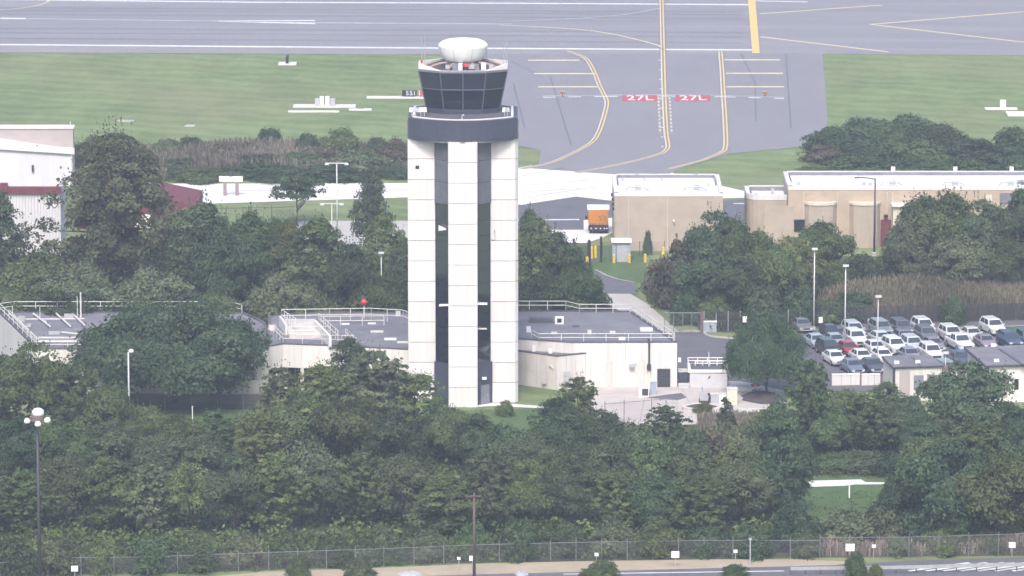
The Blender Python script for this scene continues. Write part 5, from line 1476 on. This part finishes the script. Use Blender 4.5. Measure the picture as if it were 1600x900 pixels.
def clumps(shape, n, rnd):
    """clump centres (unit crown: radius 1, z 0..1) and sizes for a growth form"""
    out = []
    lobes = [(0, 0, .66, .5)]
    for k in range(8):
        aa = 2 * math.pi * k / 8 * 1.0 + rnd.uniform(-.3, .3); rr_ = rnd.uniform(.4, .68)
        lobes.append((rr_ * math.cos(aa), rr_ * math.sin(aa), rnd.uniform(.28, .68), rnd.uniform(.28, .44)))
    blobes = [(0, 0, .62, .34), (.25, .1, .68, .3), (-.28, -.05, .64, .32)]
    for k in range(22):
        aa = 2 * math.pi * k / 11 + rnd.uniform(-.25, .25); rr_ = rnd.uniform(.45, .82)
        blobes.append((rr_ * math.cos(aa), rr_ * math.sin(aa), (.2 if k < 11 else .36) + rnd.uniform(0, .3) * (1.25 - rr_), rnd.uniform(.17, .29)))
    for i in range(n):
        a = rnd.uniform(0, 2 * math.pi)
        if shape == 'round':        # several billows of different size, gaps between them
            bx, by, bz, br = lobes[i % len(lobes)]
            u = rnd.uniform(-.45, 1); q = math.sqrt(1 - u * u) * rnd.uniform(.72, 1)
            X_, Y_, Z_ = bx + br * q * math.cos(a), by + br * q * math.sin(a), bz + br * .62 * u
            out.append((X_, Y_, min(1.0, max(.0, Z_)))); continue
        elif shape == 'broad':
            bx, by, bz, br = blobes[i % len(blobes)]
            u = rnd.uniform(-.5, 1); q = math.sqrt(1 - u * u) * rnd.uniform(.7, 1)
            out.append((bx + br * q * math.cos(a), by + br * q * math.sin(a), min(1.0, max(0.0, bz + br * .85 * u)))); continue
        elif shape == 'loose':
            z = rnd.uniform(.05, 1); rr = (math.sin(math.pi * min(1, .12 + z * .85)) ** .8) * rnd.uniform(.25, 1); lob = 1 + .3 * math.sin(2 * a + 6 * z)
        elif shape == 'cone':
            z = rnd.uniform(0, 1) ** 1.2; rr = (1 - z) ** .75 * rnd.uniform(.6, 1) + .05; lob = 1 + .12 * math.sin(5 * a)
        else:       # bush
            u = rnd.uniform(0, 1); rr = math.sqrt(1 - u * u) * rnd.uniform(.55, 1); z = u * rnd.uniform(.7, 1); lob = 1 + .2 * math.sin(3 * a + 2)
        out.append((rr * lob * math.cos(a), rr * lob * math.sin(a), z))
    return out
VAR = {}
def variant(key, shape, W, Hh, trunk, nc, per, leaf, seed, m, cr=.2, sparse=0.0):
    rnd = random.Random(seed)
    cs = clumps(shape, nc, rnd)
    ch = Hh - trunk
    C, N, Sz, T = [], [], [], []
    for (x, y, z) in cs:
        r = W / 2 * cr * rnd.uniform(.7, 1.35)
        c = np.array([x * W / 2 * (1 - cr * .6), y * W / 2 * (1 - cr * .6), trunk + z * (ch - r * .8)])
        k = int(per * rnd.uniform(.7, 1.3))
        d = rng.normal(size=(k, 3)); d /= np.linalg.norm(d, axis=1, keepdims=True)
        d[:, 2] = np.where(d[:, 2] < -.25, -d[:, 2], d[:, 2])
        rad = r * rng.uniform(.55, 1.12, size=(k, 1)) ** .7
        pos = c + d * rad * np.array([1, 1, .78])
        outw = pos - np.array([0, 0, trunk + ch * .35]); outw /= (np.linalg.norm(outw, axis=1, keepdims=True) + 1e-6)
        nn = d * .7 + outw * .5 + rng.normal(size=(k, 3)) * .55 + np.array([0, 0, .25])
        nn /= np.linalg.norm(nn, axis=1, keepdims=True)
        C.append(pos); N.append(nn); Sz.append(leaf * rng.uniform(.4, 1.4, size=k) * rnd.uniform(.8, 1.2))
        base = rnd.gauss(.5, .17)
        T.append(base + rng.normal(size=k) * .11)
    # stray sprigs that break the outline
    k = int(len(cs) * per * .05)
    ii = rng.integers(0, len(cs), k)
    cc = np.array(cs)[ii] * np.array([W / 2, W / 2, ch]) * rng.uniform(.98, 1.12, size=(k, 1)) + np.array([0, 0, trunk])
    nn = rng.normal(size=(k, 3)); nn /= np.linalg.norm(nn, axis=1, keepdims=True)
    C.append(cc); N.append(nn); Sz.append(leaf * rng.uniform(.5, .9, size=k)); T.append(rng.uniform(.35, .9, size=k))
    me = leaf_mesh('crown', np.concatenate(C), np.concatenate(N), np.concatenate(Sz), np.concatenate(T), m)
    tb = MB()
    if shape != 'bush':
        r0 = max(.12, W * .022)
        top = trunk + ch * .75
        pts = [(0, 0, -.3), (.05, 0, trunk * .5), (.1 * rnd.uniform(-1, 1), .1 * rnd.uniform(-1, 1), trunk), (.25 * rnd.uniform(-1, 1), .2 * rnd.uniform(-1, 1), top)]
        tb.tube(pts, r0, 7, r2=r0 * .25)
        for q in range(9):
            x, y, z = cs[rnd.randrange(len(cs))]
            zs_ = trunk * .8 + (top - trunk * .8) * rnd.uniform(0, .6)
            e = (x * W / 2 * .8, y * W / 2 * .8, max(zs_ + .3, trunk + z * ch * .85))
            tb.tube([(0.05, 0, zs_), (e[0] * .5, e[1] * .5, (zs_ + e[2]) / 2 - .1), e], r0 * .5, 5, r2=r0 * .12)
    else:
        for q in range(6):
            x, y, z = cs[rnd.randrange(len(cs))]
            tb.tube([(x * .1, y * .1, -.2), (x * W / 2 * .7, y * W / 2 * .7, z * Hh * .7)], .06, 4, r2=.02)
    to = tb.build('trunk', 'bark')
    VAR[key] = (me, to.data, W, Hh)
    bpy.data.objects.remove(to)
# key: growth form, width, height, trunk, clumps, leaves per clump, leaf half-length, seed, colour
variant('oak', 'broad', 22, 12.2, .5, 620, 120, .185, 1, 'leaf_dark', .14)
for i, (mm) in enumerate(('leaf_green', 'leaf_dark', 'leaf_olive', 'leaf_grey')):
    variant('round%d' % i, 'round', 9.5, 9, 1.0, 160, 110, .165, 10 + i, mm, .22)
    variant('tall%d' % i, 'loose', 8, 12, 1.2, 190, 94, .165, 20 + i, mm, .2)
for i, mm in enumerate(('leaf_green', 'leaf_dark', 'leaf_olive', 'leaf_grey', 'leaf_brown')):
    variant('bush%d' % i, 'bush', 6, 4, 0, 95, 88, .14, 40 + i, mm, .26)
variant('cone0', 'cone', 8.5, 11, .8, 240, 70, .19, 60, 'leaf_dark', .17)
variant('loose_big', 'loose', 15, 17.5, 2, 380, 100, .185, 61, 'leaf_grey', .14)
variant('feather0', 'loose', 8, 9.5, .8, 330, 34, .17, 71, 'leaf_grey', .085)
variant('feather1', 'loose', 8, 9.5, .8, 330, 34, .17, 72, 'leaf_olive', .085)
variant('feather2', 'loose', 8, 9.5, .8, 330, 34, .17, 73, 'leaf_green', .085)
variant('sparse', 'round', 7.5, 7.5, 1.6, 120, 46, .15, 62, 'leaf_dark', .13)
variant('conifer', 'cone', 3, 4.5, .3, 50, 36, .16, 63, 'leaf_dark', .2)

ORD = ['first', 'second', 'third', 'fourth', 'fifth', 'sixth', 'seventh', 'eighth', 'ninth', 'tenth', 'eleventh', 'twelfth', 'thirteenth', 'fourteenth', 'fifteenth', 'sixteenth', 'seventeenth',
       'eighteenth', 'nineteenth', 'twentieth', 'twenty-first', 'twenty-second', 'twenty-third', 'twenty-fourth', 'twenty-fifth', 'twenty-sixth', 'twenty-seventh', 'twenty-eighth', 'twenty-ninth', 'thirtieth',
       'thirty-first', 'thirty-second', 'thirty-third', 'thirty-fourth', 'thirty-fifth', 'thirty-sixth', 'thirty-seventh', 'thirty-eighth', 'thirty-ninth', 'fortieth']
LOOK = {'leaf_green': 'mid green', 'leaf_dark': 'dark green', 'leaf_olive': 'yellowish olive', 'leaf_grey': 'greyish green', 'leaf_brown': 'brownish'}
zones = {}
def tree(px, pb, wpx, hpx, key, label=None, zone=None):
    me, tr, W, Hh = VAR[key]
    p = G(px, pb); s = S(p)
    bush = key.startswith('bush')
    o = bpy.data.objects.new('shrub' if bush else 'tree', None); col.objects.link(o)
    o.location = p
    sx = wpx / s / W; sz = max(.3, hpx / s * (1.12 if key[:4] in ('roun', 'oak') else 1.06) / Hh)
    o.scale = (sx, sx, sz); o.rotation_euler = (0, 0, random.uniform(0, 6.28))
    for nm, d in (('crown', me), ('trunk' if not bush else 'stem', tr)):
        c = bpy.data.objects.new(nm, d); col.objects.link(c); c.parent = o
    o['category'] = 'shrub' if bush else 'tree'
    if label: o['label'] = label
    else: zones.setdefault(zone, []).append((px, o, me.materials[0].name, bush))
    if zone: o['group'] = zone
    return o
# --- singled-out trees
tree(272, 630, 345, 158, 'oak', 'broad dark green dome-shaped tree left of the tower, widest in the picture')
tree(180, 482, 240, 262, 'loose_big', 'tall loose open-branched tree in front of the hangar')
tree(464, 352, 100, 92, 'sparse', 'small round tree with bare branches showing, on the concrete strip')
tree(581, 404, 66, 138, 'tall1', 'narrow upright tree right of the white T pole')
tree(599, 462, 72, 122, 'tall2', 'yellow-green tree touching the tower from the left')
tree(2, 475, 96, 172, 'tall1', 'dark tree cut by the left edge before the hangar')
tree(1198, 618, 138, 126, 'oak', 'dark broad tree standing alone between asphalt yard and parked cars')
tree(1283, 440, 112, 92, 'round0', 'rounded tree before the curved bays of the long building')
tree(544, 634, 72, 104, 'tall1', 'leafy tree against the office wing wall beside the tower')
tree(903, 700, 92, 108, 'feather2', 'bright green upright tree before the annex')
tree(1134, 668, 36, 48, 'conifer', 'tiny pointed conifer below the tall cream cabinet')
tree(1508, 704, 165, 132, 'round1', 'round dark tree in front of the gatehouses')
tree(1264, 706, 104, 140, 'feather2', 'upright green tree below the left end of the parked cars')
tree(1338, 905, 42, 46, 'bush0', 'small green shrub at the road edge below the pale notice')
tree(1368, 902, 26, 22, 'bush2', 'tiny yellowish shrub right of the road-edge shrub')
tree(1258, 868, 66, 44, 'bush3', 'pale grey-green shrub at the fence beside the reeds')
tree(1490, 508, 44, 50, 'bush1', 'small dark bush on its own in the brown reeds')
tree(1012, 398, 16, 40, 'bush1', 'thin vine-covered stump against the beige block')
tree(467, 907, 50, 34, 'bush0', 'small shrub on the verge, bottom left')
tree(560, 905, 58, 36, 'bush3', 'small greyish shrub on the verge left of the wooden pole')
tree(940, 905, 66, 32, 'bush0', 'low round shrub at the bottom road edge right of centre')
tree(1148, 904, 50, 24, 'bush0', 'low shrub at the road edge right of the low round one')
tree(38, 903, 40, 22, 'bush3', 'pale shrub at the bottom left corner')
tree(790, 650, 34, 26, 'bush0', 'small bush at the foot of the right tower column')
tree(1100, 645, 34, 18, 'bush2', 'plants in the round stone-edged bed')
# --- belts
BL = 'belt behind the left buildings'
for a in ((60, 515, 150, 120, 'round0'), (128, 530, 140, 115, 'round3'), (238, 545, 150, 122, 'round3'), (318, 505, 140, 182, 'tall1'), (283, 490, 110, 150, 'round1'), (392, 500, 100, 165, 'tall0'),
          (352, 520, 120, 150, 'round1'), (452, 500, 90, 150, 'tall2'), (500, 515, 120, 168, 'tall0'), (548, 525, 100, 135, 'round1'), (436, 552, 125, 116, 'round3'), (330, 552, 120, 95, 'round0'),
          (600, 535, 90, 110, 'round0'), (562, 550, 120, 95, 'bush0'), (505, 552, 90, 90, 'bush3'), (90, 552, 130, 92, 'round1'), (10, 545, 130, 95, 'round0'), (180, 552, 110, 85, 'bush1'),
          (630, 500, 70, 120, 'tall1'), (620, 440, 50, 80, 'bush3'), (380, 440, 80, 90, 'round0'), (420, 420, 70, 80, 'round0')):
    tree(*a, zone=BL)
BR = 'thicket right of the tower'
for a in ((838, 505, 90, 160, 'tall0'), (826, 440, 60, 110, 'tall1'), (872, 500, 100, 130, 'round1'), (905, 508, 80, 100, 'round0'), (852, 540, 100, 110, 'round1'), (900, 545, 90, 85, 'bush0'), (930, 492, 50, 48, 'bush1'), (860, 455, 70, 80, 'bush1')):
    tree(*a, zone=BR)
BM = 'thicket between the path and the car park'
for a in ((1116, 478, 120, 140, 'round1'), (1060, 478, 90, 105, 'bush4'), (1036, 462, 70, 62, 'bush4'), (1172, 482, 110, 130, 'round0'), (1095, 502, 110, 110, 'round1'), (1148, 508, 110, 105, 'round1'), (1212, 500, 100, 115, 'round0'),
          (1238, 470, 110, 98, 'round2'), (1078, 505, 70, 68, 'bush1'), (1190, 515, 90, 70, 'bush1'), (1248, 508, 80, 62, 'bush1'), (1120, 512, 80, 55, 'bush0'), (1330, 500, 90, 46, 'bush1'), (1290, 505, 60, 40, 'bush0')):
    tree(*a, zone=BM)
BE = 'row of trees before the long building'
for a in ((1462, 445, 140, 146, 'round0'), (1530, 448, 120, 128, 'round1'), (1592, 440, 110, 136, 'round1'), (1418, 452, 100, 105, 'round3'), (1348, 455, 90, 60, 'bush1'), (1230, 425, 70, 50, 'bush0'), (1385, 445, 60, 60, 'bush0'), (1500, 458, 120, 90, 'round3'), (1570, 458, 100, 85, 'round0'), (1310, 458, 70, 50, 'bush0'), (1640, 450, 100, 130, 'round0')):
    tree(*a, zone=BE)
FL = 'scrub along the far side of the concrete strip'
for k, a in enumerate([(150, 258, 60, 50, 'bush3'), (210, 262, 70, 44, 'bush3'), (300, 248, 70, 36, 'bush3'), (345, 258, 80, 34, 'bush4'), (280, 276, 90, 30, 'bush1'), (420, 240, 56, 42, 'bush1'), (480, 246, 50, 40, 'bush1'), (535, 246, 76, 48, 'bush0'),
          (400, 274, 120, 34, 'bush1'), (470, 270, 110, 36, 'bush3'), (560, 272, 110, 40, 'bush3'), (615, 262, 70, 46, 'bush4'), (360, 278, 90, 22, 'bush0'), (620, 278, 60, 26, 'bush1'), (180, 278, 90, 60, 'bush3'), (130, 270, 60, 50, 'bush1'), (590, 246, 50, 34, 'bush3'), (310, 282, 100, 22, 'bush0'), (440, 281, 110, 22, 'bush1'), (520, 280, 110, 24, 'bush1'), (260, 255, 70, 40, 'bush3'), (385, 252, 60, 30, 'bush4'), (500, 262, 80, 34, 'bush4')]):
    tree(*a, zone=FL)
FR = 'thicket behind the long building'
for a in ((1300, 236, 90, 40, 'bush1'), (1350, 226, 110, 44, 'bush1'), (1420, 224, 120, 46, 'bush1'), (1470, 236, 100, 44, 'bush1'), (1290, 254, 80, 28, 'bush4'), (1360, 252, 120, 38, 'bush1'), (1440, 256, 120, 40, 'bush0'), (1520, 254, 110, 40, 'bush1'),
          (1585, 244, 90, 46, 'bush1'), (1340, 276, 130, 34, 'bush0'), (1430, 282, 130, 36, 'bush1'), (1510, 284, 130, 38, 'bush0'), (1590, 282, 120, 40, 'bush1'), (1385, 240, 80, 50, 'bush0'), (1270, 276, 70, 20, 'bush2'), (1640, 262, 110, 46, 'bush1')):
    tree(*a, zone=FR)
W1 = 'wood before the left buildings'
for a in ((58, 690, 150, 152, 'round2'), (5, 680, 110, 120, 'feather0'), (120, 704, 120, 132, 'feather2'), (165, 708, 120, 108, 'round0'), (232, 714, 90, 80, 'round2'), (505, 708, 140, 132, 'feather1'), (520, 690, 110, 110, 'round2'), (590, 704, 150, 150, 'feather0'), (560, 690, 110, 118, 'round3'), (438, 690, 90, 112, 'feather0'),
          (655, 706, 110, 118, 'feather1'), (470, 715, 110, 100, 'round0'), (545, 730, 130, 110, 'round0'), (690, 716, 80, 90, 'round1'), (385, 712, 90, 70, 'bush0'), (335, 720, 100, 76, 'feather2'), (280, 728, 90, 78, 'round0'), (410, 740, 110, 90, 'feather1'),
          (620, 745, 120, 100, 'round1'), (40, 745, 120, 90, 'round1'), (100, 752, 120, 98, 'round0'), (180, 752, 120, 90, 'round1'), (250, 762, 110, 80, 'round3'), (320, 766, 110, 82, 'round1'), (480, 762, 110, 78, 'bush3')):
    tree(*a, zone=W1)
W2 = 'scrub in front of the tower and plaza'
for a in ((712, 728, 90, 88, 'round0'), (748, 742, 100, 90, 'round1'), (790, 748, 100, 90, 'bush1'), (838, 728, 90, 66, 'bush0'), (868, 716, 90, 92, 'tall1'), (935, 724, 90, 80, 'round1'), (880, 750, 120, 100, 'round1'), (985, 728, 100, 72, 'bush1'), (1038, 720, 90, 84, 'feather2'),
          (1075, 735, 90, 66, 'bush1'), (1010, 750, 110, 78, 'bush0'), (1120, 720, 80, 50, 'bush4'), (1160, 728, 90, 68, 'bush3'), (1090, 762, 110, 70, 'bush0'), (950, 765, 110, 76, 'bush1'), (830, 765, 110, 84, 'round3'), (1195, 722, 76, 80, 'feather1'), (1150, 762, 100, 74, 'bush0')):
    tree(*a, zone=W2)
W3 = 'wood at the lower right'
for a in ((1216, 812, 100, 180, 'tall1'), (1232, 800, 70, 110, 'tall1'), (1345, 712, 100, 92, 'feather2'), (1300, 718, 80, 76, 'round0'), (1392, 706, 90, 72, 'round1'), (1440, 716, 90, 66, 'round1'), (1580, 730, 110, 90, 'round1'), (1462, 775, 130, 96, 'round0'),
          (1530, 770, 150, 108, 'feather2'), (1600, 790, 120, 120, 'round1'), (1480, 850, 180, 152, 'round1'), (1420, 845, 120, 118, 'round1'), (1560, 856, 160, 150, 'round0'), (1380, 850, 90, 72, 'bush3'), (1322, 856, 110, 62, 'bush3'), (1240, 858, 90, 76, 'bush1'),
          (1345, 734, 110, 32, 'bush3'), (1296, 736, 80, 30, 'bush0'), (1398, 742, 80, 34, 'bush1'), (1500, 852, 120, 76, 'bush0'), (1600, 850, 110, 90, 'round0'), (1440, 850, 110, 60, 'bush1'), (1250, 740, 60, 60, 'bush1'), (1320, 650, 90, 44, 'bush0'), (1385, 655, 80, 56, 'feather2'), (1270, 640, 60, 40, 'bush1'), (1420, 662, 70, 46, 'bush1'), (1600, 680, 90, 44, 'bush0'), (1405, 867, 60, 30, 'bush3'), (1470, 864, 80, 40, 'bush0'), (1545, 860, 70, 36, 'bush3')):
    tree(*a, zone=W3)
W4 = 'front row of wood behind bottom fence'
ks = ['round1', 'feather2', 'round3', 'tall0', 'feather0', 'round2', 'round1', 'feather1']
x = -30; i = 0
while x < 1200:
    tree(x, 832 + random.uniform(-14, 10), random.uniform(95, 130), random.uniform(90, 118), ks[i % 8], zone=W4)
    x += 66; i += 1
W5 = 'low shrubs along the bottom fence'
x = 20; i = 0
while x < 1190:
    yb_ = np.interp(x, [0, 75, 230, 420, 600, 740, 900, 1100, 1280], [905, 899, 895, 888, 882, 876, 872, 869, 869])
    tree(x, yb_ - random.uniform(2, 6), random.uniform(70, 100), random.uniform(44, 66), ('bush1', 'bush3', 'bush0', 'bush1')[i % 4], zone=W5)
    x += 72; i += 1
for zn, lst in zones.items():
    lst.sort(key=lambda a: a[0])
    n = len(lst)
    for k, (px, o, mname, bush) in enumerate(lst):
        o['label'] = '%s %s, %s from left in %s' % (LOOK[mname], 'shrub' if bush else 'tree', ORD[k], zn)

# ------------------------------------------------------------------ ground cover, reeds
def in_poly(pts, poly):
    x, y = pts[:, 0], pts[:, 1]; inside = np.zeros(len(pts), bool); n = len(poly)
    for i in range(n):
        x0, y0 = poly[i]; x1, y1 = poly[(i + 1) % n]
        c = ((y0 > y) != (y1 > y)) & (x < (x1 - x0) * (y - y0) / (y1 - y0 + 1e-12) + x0)
        inside ^= c
    return inside
def scatter(pix, n):
    poly = [P(*q, 0) for q in pix]
    a = np.array(poly); lo, hi = a.min(0), a.max(0)
    out = np.zeros((0, 2))
    while len(out) < n:
        q = rng.uniform(lo, hi, size=(n * 2, 2)); out = np.concatenate([out, q[in_poly(q, poly)]])
    return out[:n]
def cover(name, label, pix, n_clump, per, r, hgt, leaf, m, cat='ground cover'):
    c = scatter(pix, n_clump)
    C, N, Sz, T = [], [], [], []
    for (x, y) in c:
        k = per; rr = r * random.uniform(.6, 1.4); h_ = hgt * random.uniform(.4, 1.3)
        d = rng.normal(size=(k, 3)); d /= np.linalg.norm(d, axis=1, keepdims=True); d[:, 2] = np.abs(d[:, 2])
        pos = np.array([x, y, 0]) + d * np.array([rr, rr, h_]) * rng.uniform(.6, 1.05, size=(k, 1))
        nn = d + rng.normal(size=(k, 3)) * .5; nn /= np.linalg.norm(nn, axis=1, keepdims=True)
        C.append(pos); N.append(nn); Sz.append(leaf * rng.uniform(.6, 1.3, size=k)); T.append(random.gauss(.5, .18) + rng.normal(size=k) * .15)
    me = leaf_mesh(name, np.concatenate(C), np.concatenate(N), np.concatenate(Sz), np.concatenate(T), m)
    o = bpy.data.objects.new(name, me); col.objects.link(o)
    return tag(o, label, cat, kind='stuff')
def reeds(name, label, pix, n, hgt, wid, m, plume=True):
    c = scatter(pix, n)
    h = hgt * rng.uniform(.6, 1.15, size=n) * (.85 + .3 * np.sin(c[:, 0] * .13 + 1.3 * np.sin(c[:, 1] * .11)))
    a = rng.uniform(0, 2 * np.pi, n); w = wid * rng.uniform(.6, 1.4, n)
    lean = rng.normal(size=(n, 2)) * .13 * h[:, None]
    dx = np.stack([np.cos(a) * w, np.sin(a) * w], 1)
    v = np.zeros((n, 4, 3))
    v[:, 0, :2] = c - dx * .6; v[:, 1, :2] = c + dx * .6
    v[:, 2, :2] = c + dx + lean; v[:, 3, :2] = c - dx + lean
    v[:, 2, 2] = h; v[:, 3, 2] = h * rng.uniform(.8, 1, n)
    me = bpy.data.meshes.new(name)
    me.vertices.add(n * 4); me.loops.add(n * 4); me.polygons.add(n)
    me.vertices.foreach_set('co', v.reshape(-1).astype(np.float32)); me.loops.foreach_set('vertex_index', np.arange(n * 4, dtype=np.int32))
    me.polygons.foreach_set('loop_start', np.arange(0, n * 4, 4, dtype=np.int32)); me.polygons.foreach_set('loop_total', np.full(n, 4, dtype=np.int32))
    at = me.attributes.new('tint', 'FLOAT', 'FACE'); at.data.foreach_set('value', np.clip(rng.normal(.5, .22, n) + .15 * np.sin(c[:, 0] * .3), 0, 1).astype(np.float32))
    me.materials.append(MATS[m]); me.update(); me.validate()
    o = bpy.data.objects.new(name, me); col.objects.link(o)
    return tag(o, label, 'reeds', kind='stuff')
cover('undergrowth', 'tangled green undergrowth of the wood before the tower', [(-60, 700), (330, 690), (700, 700), (960, 690), (1240, 668), (1240, 860), (900, 872), (600, 880), (300, 890), (-60, 900)], 1500, 34, 1.5, 1.6, .24, 'ground_cover')
cover('undergrowth', 'green undergrowth of the lower right wood', [(1260, 660), (1640, 670), (1640, 864), (1420, 866), (1410, 800), (1420, 700), (1260, 712)], 420, 34, 1.4, 1.3, .24, 'ground_cover')
cover('undergrowth', 'shaded undergrowth behind the left buildings', [(-60, 480), (640, 480), (640, 550), (-60, 552)], 380, 30, 1.5, 1.6, .24, 'ground_cover')
cover('undergrowth', 'undergrowth right of the tower and around the path', [(805, 470), (925, 470), (960, 545), (805, 560)], 120, 30, 1.4, 1.5, .24, 'ground_cover')
cover('undergrowth', 'undergrowth between path and car park', [(1000, 455), (1260, 440), (1260, 512), (1130, 515), (1060, 498)], 260, 30, 1.4, 1.4, .24, 'ground_cover')
cover('rough_grass', 'low meadow plants below the white slab', [(1262, 772), (1385, 765), (1400, 805), (1275, 820)], 160, 10, .5, .16, .09, 'ground_cover')
cover('rough_grass', 'rough meadow plants above the white slab', [(1250, 700), (1410, 695), (1400, 742), (1250, 746)], 420, 16, .8, .6, .14, 'leaf_grey' if False else 'ground_cover')
reeds('reeds', 'brownish reed bed beyond the concrete strip', [(230, 246), (640, 238), (640, 274), (250, 281)], 20000, 2.5, .07, 'reed_grey')
reeds('reeds', 'grey reed fringe beside the hangar', [(115, 240), (260, 238), (260, 284), (115, 284)], 7000, 2.5, .07, 'reed_grey')
reeds('reeds', 'reddish brown reed bed behind the car park', [(1285, 478), (1420, 462), (1640, 458), (1640, 500), (1440, 503), (1285, 508)], 32000, 2.7, .06, 'reed')
reeds('reeds', 'pale dry reeds along the lower right fence', [(1285, 864), (1420, 860), (1640, 852), (1640, 862), (1420, 869), (1285, 870)], 3600, 2.2, .05, 'reed_pale')
reeds('reeds', 'dry grass at the edge of the plaza', [(1090, 652), (1228, 646), (1228, 664), (1090, 676)], 2600, .8, .05, 'reed_grey')

# ------------------------------------------------------------------ haze
hz = MB().box((0, 1025, (H + 4 - 1) / 2), (3100, 2700, H + 5)).build('haze', 'white_paint')
hm = bpy.data.materials.new('haze')
hm.use_nodes = True
ht = hm.node_tree; ht.nodes.clear()
ho = ht.nodes.new('ShaderNodeOutputMaterial'); hv_ = ht.nodes.new('ShaderNodeVolumePrincipled')
hv_.inputs['Color'].default_value = (0.76, 0.84, 1.0, 1)
hv_.inputs['Density'].default_value = 0.00027
hv_.inputs['Anisotropy'].default_value = 0.2
ht.links.new(hv_.outputs[0], ho.inputs['Volume'])
hz.data.materials.clear(); hz.data.materials.append(hm)
hz['kind'] = 'stuff'; hz['label'] = 'thin pale blue haze over the airfield'
